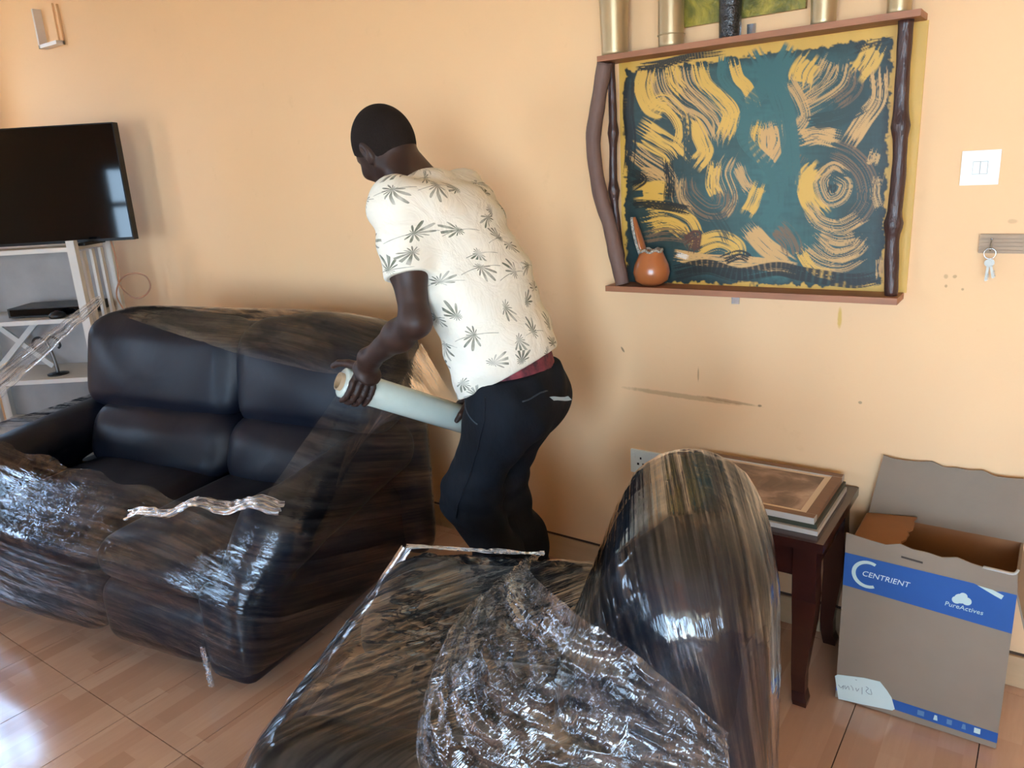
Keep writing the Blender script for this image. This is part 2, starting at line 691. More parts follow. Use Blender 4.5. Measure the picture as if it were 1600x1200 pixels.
m_film = film_material('stretch_film', haze=0.05, boost=1.12, bump=0.7, line_lo=0.72, line_hi=1.2)
m_film_crumple = film_material('crumpled_film', haze=0.10, streak=(18, 30), boost=2.2, bump=1.0, gloss=0.05)
m_film_bunch = film_material('bunched_film', haze=0.62, streak=(2.0, 120), boost=2.2, bump=1.0, gloss=0.08, tint=(0.78, 0.88, 1.0))
m_film_chair = film_material('stretch_film_armchair', haze=0.06, streak=(1.6, 62), boost=2.0, line_lo=0.6, line_hi=1.25, bump=0.6)

# ------------------------------------------------------------------ room shell
def slab(name, x0, x1, y0, y1, z0, z1, mat, holes=None, axis='x'):
    """wall slab with rectangular openings; openings run along y for axis x and along x for axis y"""
    bm = bmesh.new()
    if not holes:
        bm_box(bm, x0, x1, y0, y1, z0, z1)
    else:
        lo, hi = (y0, y1) if axis == 'x' else (x0, x1)

        def piece(a, b, za, zb):
            if axis == 'x':
                bm_box(bm, x0, x1, a, b, za, zb)
            else:
                bm_box(bm, a, b, y0, y1, za, zb)
        cur = lo
        for (a, b, za, zb) in sorted(holes):
            piece(cur, a, z0, z1)
            piece(a, b, z0, za)
            piece(a, b, zb, z1)
            cur = b
        piece(cur, hi, z0, z1)
    return tag(from_bm(name, bm, mat), kind='structure')


slab('wall_back', XL - 0.2, XR + 0.2, 0, 0.2, -0.1, ZC + 0.1, m_wall)
slab('wall_left', XL - 0.2, XL, YB - 0.2, 0, -0.1, ZC + 0.1, m_wall, LEFT_WINDOWS, 'x')
slab('wall_front', XL, XR, YB - 0.2, YB, -0.1, ZC + 0.1, m_wall, REAR_WINDOWS, 'y')
slab('wall_right', XR, XR + 0.2, YB - 0.2, 0, -0.1, ZC + 0.1, m_wall)
slab('ceiling', XL, XR, YB, 0, ZC, ZC + 0.1, m_ceiling)
floor = slab('floor', XL, XR, YB, 0, -0.08, -0.008, m_grout)

m_white_frame = material('window_frame_paint', srgb(235, 235, 228), 0.4)


def window_frame(name, a, b, z0, z1, axis):
    bm = bmesh.new()
    w = 0.05

    def bar(s0, s1, za, zb):
        if axis == 'x':
            bm_box(bm, XL - 0.13, XL - 0.07, s0, s1, za, zb)
        else:
            bm_box(bm, s0, s1, YB - 0.13, YB - 0.07, za, zb)
    bar(a, b, z0, z0 + w)
    bar(a, b, z1 - w, z1)
    bar(a, a + w, z0, z1)
    bar(b - w, b, z0, z1)
    k = max(2, round((b - a) / 0.6))
    for i in range(1, k):
        s = a + (b - a) * i / k
        bar(s - 0.025, s + 0.025, z0, z1)
    zz = z0 + (z1 - z0) * (0.26 if z1 > 2.5 else 0.68)
    bar(a, b, zz - 0.025, zz + 0.025)
    return tag(from_bm(name, bm, m_white_frame), kind='structure')


wi = 1
for h in LEFT_WINDOWS:
    window_frame('window_%d' % wi, *h, 'x')
    wi += 1
for h in REAR_WINDOWS:
    window_frame('window_%d' % wi, *h, 'y')
    wi += 1

# ground outside
m_lawn = material('yard', srgb(164, 160, 144), 0.9, var=(0.8, 0.25))
bm = bmesh.new()
bm_box(bm, -22, 14, -22, 10, -0.4, -0.2)
tag(from_bm('ground', bm, m_lawn), kind='structure')

# added unseen slab: blocks high sky, so daylight enters low, off the sunlit yard
slab('sky_blocker', XL - 1, XR + 1.5, YB - 3.4, YB - 0.2, 2.42, 2.52, m_ceiling)

# floor tiles, each its own piece
TX, TY = 0.2985, 0.70
tile_me = None
x0t = -0.329
ix0 = int(math.floor((-4.4 - x0t) / TX))
for ix in range(ix0, int((XR - x0t) / TX) + 1):
    for iy in range(-7, 1):
        xa = x0t + ix * TX
        ya = -1.447 + iy * TY + 1.4
        xa1, ya1 = min(xa + TX, XR), min(ya + TY, -0.005)
        ya0 = max(ya, YB)
        if ya1 - ya0 < 0.03 or xa1 - xa < 0.05 or ya1 < -4.2:
            continue
        full = abs((xa1 - xa) - TX) < 1e-6 and abs((ya1 - ya0) - TY) < 1e-6
        if full and tile_me is not None:
            o = bpy.data.objects.new('tile', tile_me)
            COL.objects.link(o)
            o.parent = floor
            o.location = (xa, ya0, 0)
            continue
        g = 0.0013
        bm = bmesh.new()
        bm_box(bm, g, xa1 - xa - g, g, ya1 - ya0 - g, -0.009, 0.0)
        o = from_bm('tile', bm, m_tile, floor)
        o.location = (xa, ya0, 0)
        if full:
            tile_me = o.data
# the far strip of floor keeps one plain sheet of the same print
box('tile_field', XL, -4.4, YB, -0.005, -0.0085, -0.0005, m_tile, floor)['kind'] = 'stuff'
box('tile_field', -4.4, XR, YB, -4.2, -0.0085, -0.0005, m_tile, floor)['kind'] = 'stuff'

base_ob = tag(box('baseboard_back', XL, XR, -0.004, 0, 0.0, 0.105, m_grout), kind='structure')
sk_me = None
xk = -4.5
while xk < XR:
    if sk_me is None:
        bm = bmesh.new()
        bm_box(bm, 0.001, 0.3985, -0.013, -0.004, 0.002, 0.098)
        o = from_bm('skirting_tile', bm, m_skirt, base_ob, bevel=0.002, seg=1)
        sk_me = o.data
    else:
        o = bpy.data.objects.new('skirting_tile', sk_me)
        COL.objects.link(o)
        o.parent = base_ob
    o.location = (xk, 0, 0)
    xk += 0.4


# ------------------------------------------------------------------ stretch film: hull of what it wraps, pleated
def hull_planes(P):
    bm = bmesh.new()
    for p in P:
        bm.verts.new(p)
    bmesh.ops.convex_hull(bm, input=bm.verts[:])
    bm.normal_update()
    N_ = np.array([f.normal[:] for f in bm.faces])
    N_ = N_[np.linalg.norm(N_, axis=1) > 0.5]
    N_ = np.unique(np.round(N_, 3), axis=0)
    P = np.asarray(P)
    out = np.concatenate([N_, (P @ N_.T).max(0)[:, None]], 1)
    bm.free()
    return out


def mesh_points(obs, step=7):
    out = []
    for o in obs:
        n = len(o.data.vertices)
        V = np.empty(n * 3, np.float32)
        o.data.vertices.foreach_get('co', V)
        out.append(V.reshape(-1, 3)[::step])
    return np.concatenate(out).astype(float)


def hull_radius(planes, C0, D, k=90.0):
    """distance from C0 along D to the rounded hull"""
    n, h = planes[:, :3], planes[:, 3]
    num = (h[None] - C0 @ n.T)
    den = D @ n.T
    inv = np.maximum(den, 1e-4) / np.maximum(num, 1e-4)
    inv = np.where(den > 1e-4, inv, 0)
    m = inv.max(1)
    return 1.0 / m


def film_wrap(name, planes, mat, parent, centre, streak, nth=560, nph=300, grow=0.008, keep=None, crumple=None,
              seed=0, pleat=0.0022, outside=None, lab=None, smooth=2, ph1=2.75, warp=None):
    th = np.linspace(0, 2 * PI, nth, endpoint=False)
    ph = np.linspace(0.004, ph1, nph)
    TH, PH = np.meshgrid(th, ph)
    D = np.stack([np.sin(PH) * np.cos(TH), np.sin(PH) * np.sin(TH), np.cos(PH)], -1)
    Df = D.reshape(-1, 3)
    C0 = np.array(centre, float)[None]
    R = np.concatenate([hull_radius(planes, C0, Df[i:i + 20000]) for i in range(0, len(Df), 20000)]).reshape(TH.shape)
    for _ in range(smooth):
        R = 0.25 * (np.roll(R, 1, 1) + np.roll(R, -1, 1) + 2 * R)
        Rp = np.pad(R, ((1, 1), (0, 0)), mode='edge')
        R = 0.25 * (Rp[:-2] + Rp[2:] + 2 * R)
    P = C0[0] + D * R[..., None]
    X, Y, Z = P[..., 0], P[..., 1], P[..., 2]
    U, W = streak(X, Y, Z)
    pl = vnoise(U * 1.6, W * 62, seed) * 0.8 + vnoise(U * 3.0, W * 130, seed + 1) * 0.35 + vnoise(U * 1.2, W * 20, seed + 2) * 0.5
    amp = pleat * (0.55 + 0.9 * np.clip(vnoise(U * 1.6, W * 5, seed + 3) + 0.2, 0, 1))
    disp = grow + amp * pl
    if crumple is not None:
        c = crumple(X, Y, Z)
        a1, a2 = X * 1.0 + Z * 0.7, Y * 1.0 - Z * 0.6
        r1 = 1 - np.abs(vnoise(a1 * 13, a2 * 13, seed + 5))
        r2 = 1 - np.abs(vnoise(a1 * 29 + 3, a2 * 31, seed + 6))
        r3 = 1 - np.abs(vnoise(a1 * 60 + 3, a2 * 55, seed + 7))
        disp = disp + c * (0.022 * (r1 - 0.6) + 0.013 * (r2 - 0.6) + 0.006 * (r3 - 0.6))
    P = P + D * disp[..., None]
    if warp is not None:
        P = warp(P)
    V = P.reshape(-1, 3)
    UV = np.stack([U, W], -1).reshape(-1, 2)
    a = np.arange(nph - 1)[:, None] * nth
    k = np.arange(nth)[None, :]
    k2 = (k + 1) % nth
    F = np.stack([a + k, a + nth + k, a + nth + k2, a + k2], -1).reshape(-1, 4)
    M_ = V[:, 2] > 0.004
    if keep is not None:
        M_ &= keep(V[:, 0], V[:, 1], V[:, 2])
    if outside is not None:
        M_ &= (V @ outside[:, :3].T - outside[None, :, 3]).max(1) > -0.002
    F = F[M_[F].sum(1) >= 3]
    used = np.unique(F)
    remap = np.full(len(V), -1)
    remap[used] = np.arange(len(used))
    V, F, UV = V[used].copy(), remap[F], UV[used]
    # even out the cut edges of the sheet
    E = np.sort(np.concatenate([F[:, [0, 1]], F[:, [1, 2]], F[:, [2, 3]], F[:, [3, 0]]]), axis=1)
    E, cnt = np.unique(E, axis=0, return_counts=True)
    E = E[(cnt == 1)]
    for _ in range(14):
        acc, num = np.zeros_like(V), np.zeros(len(V))
        for a_, b_ in ((0, 1), (1, 0)):
            np.add.at(acc, E[:, a_], V[E[:, b_]])
            np.add.at(num, E[:, a_], 1)
        m_ = num >= 2
        V[m_] = 0.5 * V[m_] + 0.5 * acc[m_] / num[m_][:, None]
    o = mesh_np(name, V, F, mat, parent, True, UV)
    if lab:
        o['label'] = lab
    return o


# ------------------------------------------------------------------ sofa
SOFA = np.array([-1.83, -1.201, 0.0])
SOFA_RZ = math.atan2(0.167, 0.986)
sofa = empty('sofa', SOFA, SOFA_RZ, 'two-seat dark blue-black leather sofa half wrapped in clear stretch film', 'sofa')


def sofa_solid(name, lo, hi, fn, h=0.013, mat=None):
    f = Field(lo, hi, h)
    fn(f)
    return f.build(name, mat or m_leather, sofa)


def w_noise(amp, sc):
    return lambda X, Y, Z: amp * (np.sin(X * sc + 2.1 * np.sin(Z * sc * 0.7)) * np.sin(Z * sc * 1.3 + Y * sc * 0.6 + 1.7 * np.sin(X * sc * 0.5)))


sofa_pts = []
SL, SR = -1.62, 0.10      # outer faces of the two armrests
sofa_pts.append(sofa_solid('base', (-1.7, -0.02, -0.02), (0.1, 1.02, 0.4), lambda f: f.rbox((-1.58, 0.10, 0.05), (-0.03, 0.93, 0.30), 0.03), 0.016))


def s_arm(inner, outer, body_outer, cx):
    def fn(f):
        xs = sorted((inner, body_outer))
        # low front block, then the rounded roll set back above it
        f.rbox((xs[0], 0.0, 0.03), (xs[1], 0.90, 0.355), 0.045, 0.02, puff=0.010)
        f.cone((cx, 0.21, 0.465), (cx, 0.80, 0.53), 0.118, 0.108, 0.05)
        f.cone((cx * 0.6 + 0.4 * (xs[0] + xs[1]) / 2, 0.13, 0.38), (cx, 0.21, 0.465), 0.10, 0.118, 0.05)
        f.add_noise(w_noise(0.0035, 17))
    return fn


sofa_pts.append(sofa_solid('armrest', (-0.28, -0.10, -0.02), (0.20, 0.98, 0.75), s_arm(-0.19, SR, -0.003, -0.015)))
sofa_pts.append(sofa_solid('armrest', (-1.80, -0.10, -0.02), (-1.28, 0.98, 0.75), s_arm(-1.40, SL, -1.60, -1.50)))
for (x0, x1) in ((-0.655, -0.15), (-1.365, -0.668)):
    def s_seat(f):
        f.rbox((x0, 0.015, 0.27), (x1, 0.74, 0.425), 0.075, 0.02, puff=0.028)
        f.add_noise(w_noise(0.005, 13))
    sofa_pts.append(sofa_solid('seat_cushion', (x0 - 0.07, -0.06, 0.2), (x1 + 0.07, 0.82, 0.56), s_seat))

    def s_foot(f):
        f.rbox((x0 + 0.008, -0.005, 0.055), (x1 - 0.02, 0.22, 0.285), 0.07, 0.02, puff=0.02)
        f.add_noise(w_noise(0.003, 15))
    sofa_pts.append(sofa_solid('footrest', (x0 - 0.07, -0.10, 0.0), (x1 + 0.07, 0.32, 0.36), s_foot))
for (x0, x1) in ((-0.628, 0.075), (-1.50, -0.642)):
    inner = 0.03 if x1 > -0.3 else 0.0
    outer = 0.10

    def s_low(f):
        f.rbox((x0 + (outer if x0 < -1 else 0.004), 0.54, 0.385), (x1 - (outer if x1 > -0.3 else 0.004), 0.80, 0.635), 0.085, 0.02, puff=0.03, tilt=0.34)
        f.add_noise(w_noise(0.007, 12))
    sofa_pts.append(sofa_solid('lumbar_cushion', (x0 - 0.08, 0.40, 0.30), (x1 + 0.08, 1.06, 0.74), s_low))

    def s_high(f):
        f.rbox((x0, 0.645, 0.605), (x1, 0.83, 0.985), 0.088, 0.02, puff=0.032, tilt=0.27)
        f.add_noise(w_noise(0.008, 9))
    sofa_pts.append(sofa_solid('back_cushion', (x0 - 0.09, 0.50, 0.52), (x1 + 0.09, 1.08, 1.10), s_high))
sofa_pts.append(sofa_solid('back_panel', (-1.66, 0.75, -0.02), (0.22, 1.05, 1.04), lambda f: f.rbox((-1.52, 0.84, 0.06), (0.085, 0.955, 0.955), 0.045, 0.02, puff=0.01), 0.016))
for fx in (-0.10, -1.5):
    for fy in (0.16, 0.84):
        lathe('foot', [(0, 0.0), (0.028, 0.0), (0.034, 0.06), (0, 0.06)], m_foot, sofa, 12, (fx, fy, 0))

sofa_hull = hull_planes(mesh_points(sofa_pts, 9))


def sofa_keep(x, y, z):
    # open over the seat: the wrapper has not reached the front of the back cushions yet
    line_top = np.interp(x, [-1.40, -0.55, -0.08], [1.005, 0.905, 0.865])
    low_edge = 0.56 + 0.05 * np.clip((-x - 0.17) / 1.0, 0, 1.2) + 0.006 * np.sin(x * 23)
    open_ = (y < 0.86) & (z > low_edge) & (z < line_top) & (x > -1.75) & (x < -0.01 + 0.10 * np.clip(z - 0.6, 0, 1))
    hem = z > 0.075 + 0.03 * np.sin(x * 2.0)
    return (~open_) & hem


def sofa_streak(X, Y, Z):
    return X + 0.4 * Y, Z + 0.09 * np.sin(X * 1.6 + 0.5) + 0.35 * Y * (Y < 3) + 0.02 * np.sin(X * 5)


film = film_wrap('stretch_film', sofa_hull, m_film, sofa, (-0.73, 0.52, 0.42), sofa_streak, nth=760, nph=330,
                 keep=sofa_keep, seed=11, lab='clear stretch film wound round the sofa, open over the seat')


def film_ribbon(name, p0, p1, w0, w1, across, mat, parent, seed, sag=0.0, n=120, m=26, amp=0.010, label=None, bulge=None):
    """bunched strip of film between two points: pleated along its length"""
    p0, p1, ac = np.array(p0, float), np.array(p1, float), _unit(across)
    d = _unit(p1 - p0)
    nn = np.cross(d, ac)
    L = np.linalg.norm(p1 - p0)
    V, UV = [], []
    for i in range(n):
        t = i / (n - 1)
        c = p0 + (p1 - p0) * t - np.array([0, 0, 1.0]) * sag * 4 * t * (1 - t)
        if bulge is not None:
            c = c + bulge(t)
        w = w0 + (w1 - w0) * t
        for j in range(m):
            u = j / (m - 1) - 0.5
            h = amp * (vnoise(t * 3.0, u * 11, seed) + 0.5 * vnoise(t * 9, u * 25, seed + 1))
            e = 0.004 * vnoise(t * 30, u * 3 + 5, seed + 2)
            V.append(c + ac * (u * w + e) + nn * float(h))
            UV.append((t * L, u * w * 2))
    V = np.array([np.asarray(v, float).ravel() for v in V])
    a = np.arange(n - 1)[:, None] * m
    k = np.arange(m - 1)[None, :]
    F = np.stack([a + k, a + k + 1, a + m + k + 1, a + m + k], -1).reshape(-1, 4)
    o = mesh_np(name, V, F, mat, parent, True, UV)
    if label:
        o['label'] = label
    return o


film_ribbon('film_strand', (-1.43, 0.80, 1.06), (-1.60, 0.06, 0.62), 0.035, 0.13, (0.39, 0.38, -0.83), m_film_bunch, sofa, 71, label='bunched bright strand of film from backrest to armrest')
film_ribbon('film_edge', (-0.44, 0.02, 0.535), (0.07, 0.15, 0.592), 0.030, 0.05, (0.0, 0.75, 0.5), m_film_bunch, sofa, 75, amp=0.011, label='crumpled bunched edge of the film over the seat front',
            bulge=lambda t: np.array([0, 0.0, 0.012 * math.sin(t * 17) + 0.018 * math.sin(PI * t) ** 2]))
film_ribbon('film_strand', (-0.168, -0.016, 0.16), (-0.160, -0.014, 0.02), 0.024, 0.018, (1, 0, 0), m_film_bunch, sofa, 77, amp=0.006, label='bunched tail of film hanging from the front corner')

# ------------------------------------------------------------------ armchair
CH = np.array([-0.36, -1.12, 0.0])
CH_RZ = math.atan2(-0.93, 0.367)
chair = empty('armchair', CH, CH_RZ, 'dark leather recliner armchair fully wrapped in crumpled clear stretch film', 'armchair')


def chair_solid(name, lo, hi, fn, h=0.012):
    f = Field(lo, hi, h)
    fn(f)
    return f.build(name, m_leather, chair)


CHW = 0.37
seat_pts, back_pts = [], []
seat_pts.append(chair_solid('base', (-0.42, -1.05, -0.02), (0.42, 0.05, 0.4), lambda f: f.rbox((-0.33, -0.86, 0.05), (0.33, -0.08, 0.30), 0.03)))
for sgn in (-1, 1):
    def c_arm(f):
        xs = sorted((sgn * 0.19, sgn * CHW))
        f.rbox((xs[0], -0.86, 0.04), (xs[1], -0.08, 0.46), 0.05, 0.02, puff=0.012)
        cx = sgn * 0.285
        f.cone((cx, -0.76, 0.50), (cx, -0.22, 0.53), 0.095, 0.095, 0.05)
        f.cone((cx, -0.83, 0.42), (cx, -0.76, 0.50), 0.085, 0.095, 0.05)
        f.add_noise(w_noise(0.0035, 17))
    xs = sorted((sgn * 0.14, sgn * 0.44))
    seat_pts.append(chair_solid('armrest', (xs[0], -0.98, -0.02), (xs[1], 0.0, 0.72), c_arm))


def c_seat(f):
    f.rbox((-0.20, -0.90, 0.27), (0.20, -0.24, 0.455), 0.085, 0.02, puff=0.03)
    f.add_noise(w_noise(0.005, 13))


seat_pts.append(chair_solid('seat_cushion', (-0.28, -1.0, 0.2), (0.28, -0.15, 0.56), c_seat))


def c_foot(f):
    f.rbox((-0.20, -1.02, 0.08), (0.20, -0.78, 0.34), 0.08, 0.02, puff=0.02)


seat_pts.append(chair_solid('footrest', (-0.28, -1.1, 0.0), (0.28, -0.7, 0.42), c_foot))


def c_back(f):
    f.rbox((-0.25, -0.33, 0.40), (0.25, -0.03, 0.70), 0.10, 0.03, puff=0.025)
    f.rbox((-0.255, -0.245, 0.60), (0.255, 0.0, 0.95), 0.12, 0.05, puff=0.022)
    f.add_noise(w_noise(0.006, 12))


back_pts.append(chair_solid('back_cushion', (-0.36, -0.42, 0.3), (0.36, 0.09, 1.08), c_back))
back_pts.append(chair_solid('back_panel', (-0.36, -0.3, 0.0), (0.36, 0.09, 0.95), lambda f: f.rbox((-0.25, -0.12, 0.06), (0.25, 0.0, 0.86), 0.05)))
for fx in (-0.28, 0.28):
    for fy in (-0.78, -0.12):
        lathe('foot', [(0, 0.0), (0.028, 0.0), (0.034, 0.06), (0, 0.06)], m_foot, chair, 12, (fx, fy, 0))

PB = mesh_points(back_pts, 9)
PS = mesh_points(seat_pts, 9)
PS = np.concatenate([PS, [(-0.20, -1.22, 0.03), (0.14, -1.22, 0.03)]])
PB = np.concatenate([PB, [(-0.30, 0.02, 0.06), (0.30, 0.02, 0.06), (-0.30, -0.30, 0.3), (0.30, -0.30, 0.3)]])
hull_b, hull_s = hull_planes(PB), hull_planes(PS)


def crump_seat(x, y, z):
    g = np.exp(-((x - 0.08) / 0.20) ** 2) * np.clip((z - 0.30) / 0.15, 0, 1) * np.clip((y + 1.0) / 0.2, 0, 1)
    edge = np.exp(-((x + 0.33) / 0.06) ** 2) * np.clip((z - 0.45) / 0.1, 0, 1)
    return np.clip(0.22 * g + 0.5 * edge + 0.02, 0, 1)


def crump_back(x, y, z):
    return 0.25 * np.exp(-((y + 0.30) / 0.10) ** 2) * np.clip((0.8 - z) / 0.2, 0, 1) + 0.05


def seat_streak(X, Y, Z):
    return 0.7 * X - 0.7 * Y, 0.45 * Z + 0.72 * X + 0.62 * Y


def back_streak(X, Y, Z):
    return Z - Y, 1.15 * np.arctan2(0.06 - Y, np.maximum(Z - 0.02, 0.02)) + 0.12 * X


film_wrap('stretch_film', hull_s, m_film_chair, chair, (0.0, -0.60, 0.3), seat_streak, nth=620, nph=330, crumple=crump_seat, seed=31,
          pleat=0.0022, outside=hull_b, lab='clear stretch film wound round seat and armrests')
film_wrap('stretch_film', hull_b, m_film_chair, chair, (0.0, -0.16, 0.55), back_streak, nth=460, nph=330, crumple=crump_back, seed=51,
          pleat=0.0022, outside=hull_s, lab='clear stretch film wound round the backrest')


def film_drape(name, top, bot, n, m, mat, seed, amp=0.02, label=None):
    """crumpled sheet hanging between two curves"""
    T_, B_ = spline(top, n), spline(bot, n)
    t = np.linspace(0, 1, n)[:, None]
    u = np.linspace(0, 1, m)[None, :]
    P = T_[:, None] * (1 - u[..., None]) + B_[:, None] * u[..., None]
    du = np.gradient(P, axis=1)
    dt = np.gradient(P, axis=0)
    nn = np.cross(dt, du)
    nn /= np.linalg.norm(nn, axis=-1, keepdims=True) + 1e-9
    nn *= np.sign(nn[..., 2:3] + 1e-6)
    r1 = 1 - np.abs(vnoise(t * 8 + u * 2, u * 4 - t * 3, seed)) * 1.6
    r2 = 1 - np.abs(vnoise(t * 21 - u * 6, u * 13 + t * 5, seed + 1)) * 1.5
    r3 = 1 - np.abs(vnoise(t * 48 + u * 9, u * 30, seed + 2)) * 1.5
    h = amp * (1.1 * r1 + 0.45 * r2 + 0.10 * r3) * np.clip((1 - u) * 7, 0, 1)
    fade = np.clip(t * 6, 0.25, 1)
    P = P + nn * (h * fade)[..., None]
    a = np.arange(n - 1)[:, None] * m
    k = np.arange(m - 1)[None, :]
    F = np.stack([a + k, a + k + 1, a + m + k + 1, a + m + k], -1).reshape(-1, 4)
    UV = np.stack([np.broadcast_to(t * 0.8, (n, m)), np.broadcast_to(u * 0.4, (n, m))], -1).reshape(-1, 2)
    o = mesh_np(name, P.reshape(-1, 3), F, mat, chair, True, UV)
    if label:
        o['label'] = label
    return o


film_drape('crumpled_film', [(-0.29, -0.455, 0.645), (-0.10, -0.425, 0.74), (0.10, -0.385, 0.83), (0.315, -0.27, 0.90), (0.325, -0.175, 0.84), (0.325, -0.07, 0.74)],
           [(-0.28, -0.475, 0.64), (-0.12, -0.52, 0.645), (0.08, -0.57, 0.645), (0.34, -0.52, 0.62), (0.40, -0.32, 0.60), (0.39, -0.06, 0.60)], 210, 150, m_film_crumple, 91, 0.013,
           'crumpled loose film gathered between backrest and seat')
film_ribbon('film_strand', (-0.325, -0.79, 0.63), (-0.19, -1.25, 0.03), 0.05, 0.09, (0.75, -0.2, 0.25), m_film_bunch, chair, 95, amp=0.010, label='bunched strand of film down the front edge')
film_ribbon('film_strand', (-0.30, -0.45, 0.648), (-0.325, -0.79, 0.632), 0.016, 0.04, (0.8, 0, 0.5), m_film_bunch, chair, 97, amp=0.006, label='bunched strand of film along the armrest')

# ------------------------------------------------------------------ man bending over the sofa with the film roll
m_skin = material('dark_brown_skin', srgb(58, 38, 31), 0.5, spec=0.4, var=(14, 0.18), bump=(120, 0.08, 0.003))
m_hair = material('cropped_black_hair', srgb(36, 28, 25), 0.85, spec=0.15, bump=(420, 0.6, 0.004))
m_jeans = material('dark_indigo_denim', srgb(20, 25, 33), 0.8, spec=0.2, var=(9, 0.35, (1, 1, 0.4)), col2=srgb(12, 14, 19), bump=(18, 0.3, 0.015, (1, 1, 0.35)))
m_stitch = material('denim_seam', srgb(50, 58, 66), 0.8)
m_band = material('dark_red_waistband', srgb(150, 62, 74), 0.8, var=(30, 0.5), col2=srgb(24, 22, 34))
m_shoe = material('dark_shoe', srgb(30, 28, 28), 0.6)
m_eye = material('eye', srgb(200, 190, 180), 0.3)


def shirt_material():
    N = NT('cream_palm_print_cotton')
    b = N.b
    tcn = N.n('TexCoord')
    mp = N.n('Mapping')
    mp.inputs['Scale'].default_value = (11.5, 11.5, 1)
    N.l(tcn.outputs['UV'], mp.inputs[0])
    vo = N.n('TexVoronoi', voronoi_dimensions='2D')
    vo.inputs['Scale'].default_value = 1.0
    vo.inputs['Randomness'].default_value = 0.72
    N.l(mp.outputs[0], vo.inputs['Vector'])
    sub = N.n('VectorMath', operation='SUBTRACT')
    N.l(mp.outputs[0], sub.inputs[0])
    N.l(vo.outputs['Position'], sub.inputs[1])
    sp = N.n('SeparateXYZ')
    N.l(sub.outputs[0], sp.inputs[0])
    cs = N.n('SeparateXYZ')
    N.l(vo.outputs['Color'], cs.inputs[0])
    r = N.math('SQRT', N.math('ADD', N.math('MULTIPLY', sp.outputs[0], sp.outputs[0]), N.math('MULTIPLY', sp.outputs[1], sp.outputs[1])))
    ang = N.math('ADD', N.math('ARCTAN2', sp.outputs[1], sp.outputs[0]), N.math('MULTIPLY', cs.outputs[0], 6.0))
    leaf = N.math('ABSOLUTE', N.math('SINE', N.math('MULTIPLY', ang, 6.5)))
    # each frond narrows towards its tip; some are longer than others
    ln = N.math('ADD', 0.40, N.math('MULTIPLY', N.math('SINE', N.math('ADD', N.math('MULTIPLY', ang, 2.0), N.math('MULTIPLY', cs.outputs[1], 6.0))), 0.19))
    ln = N.math('MULTIPLY', ln, N.math('ADD', 0.66, N.math('MULTIPLY', N.math('COSINE', N.math('ADD', ang, N.math('MULTIPLY', cs.outputs[2], 6.0))), 0.42)))
    rel = N.math('DIVIDE', r, ln)
    thr = N.math('ADD', 0.25, N.math('MULTIPLY', rel, 0.72))
    mask = N.math('MULTIPLY', N.math('GREATER_THAN', leaf, thr), N.math('LESS_THAN', rel, 1.0))
    stemw = N.math('LESS_THAN', N.math('ABSOLUTE', N.math('ADD', sp.outputs[1], N.math('MULTIPLY', N.math('MULTIPLY', sp.outputs[0], sp.outputs[0]), 0.3))), 0.012)
    stem = N.math('MULTIPLY', stemw, N.math('GREATER_THAN', cs.outputs[2], 0.45))
    mask = N.math('MAXIMUM', mask, N.math('MULTIPLY', stem, 0.8))
    fade = N.noise(26, 2, 0.5, coord='Object')
    mask = N.math('MULTIPLY', mask, N.ramp(fade, [(0.3, 0.35), (0.6, 0.9)]))
    colr = N.mix(cs.outputs[1], srgb(72, 86, 64), srgb(112, 112, 98))
    N.l(N.mix(mask, srgb(238, 234, 220), colr), b.inputs['Base Color'])
    b.inputs['Roughness'].default_value = 0.85
    b.inputs['Specular IOR Level'].default_value = 0.15
    h = N.noise(11, 4, 0.6, distort=0.8)
    N.l(N.bump(h, 0.35, 0.03), b.inputs['Normal'])
    return N.m


m_shirt = shirt_material()

PX0, PY0 = -1.229, -0.601
FV = np.array([-0.99, -0.14, 0.0])
LV = np.array([0.14, -0.99, 0.0])
UPV = np.array([0, 0, 1.0])


def J(f, l, z):
    return np.array([PX0, PY0, 0.0]) + FV * f + LV * l + UPV * z


LO, HI = (-1.90, -1.06, -0.02), (-0.98, -0.22, 1.80)
person = empty('person', (PX0, PY0, 0), 0, 'person in cream palm-print T-shirt and dark jeans, bending to wrap the sofa', 'person')
person_inv = Matrix.Translation((-PX0, -PY0, 0))


def on_person(o, parent=None):
    o.parent = parent or person
    if parent is None:
        o.matrix_parent_inverse = person_inv
    return o


A_ROLL = at(534, 597, 2.26)
B_ROLL = at(752, 664, 2.53)
AX = _unit(B_ROLL - A_ROLL)
R_ROLL = 0.045

HPITCH = math.radians(34)
HF = _unit(FV * math.cos(HPITCH) - UPV * math.sin(HPITCH) - 0.34 * LV)
HL = _unit(LV - (LV @ HF) * HF)
HU = np.cross(HF, HL)
if HU[2] < 0:
    HU = -HU
HC = J(0.410, -0.045, 1.582)


def H(f, l, u):
    return HC + HF * f + HL * l + HU * u


NECK = J(0.295, -0.03, 1.475)
SHL, ELL, WRL = J(0.235, 0.165, 1.415), at(650, 503, 2.0), at(578, 560, 2.18)
SHR, ELR = J(0.255, -0.205, 1.42), J(0.235, -0.285, 1.11)
gripL = A_ROLL + AX * 0.045
gripR = B_ROLL - AX * 0.055
WRR = gripR + _unit(ELR - gripR) * 0.105


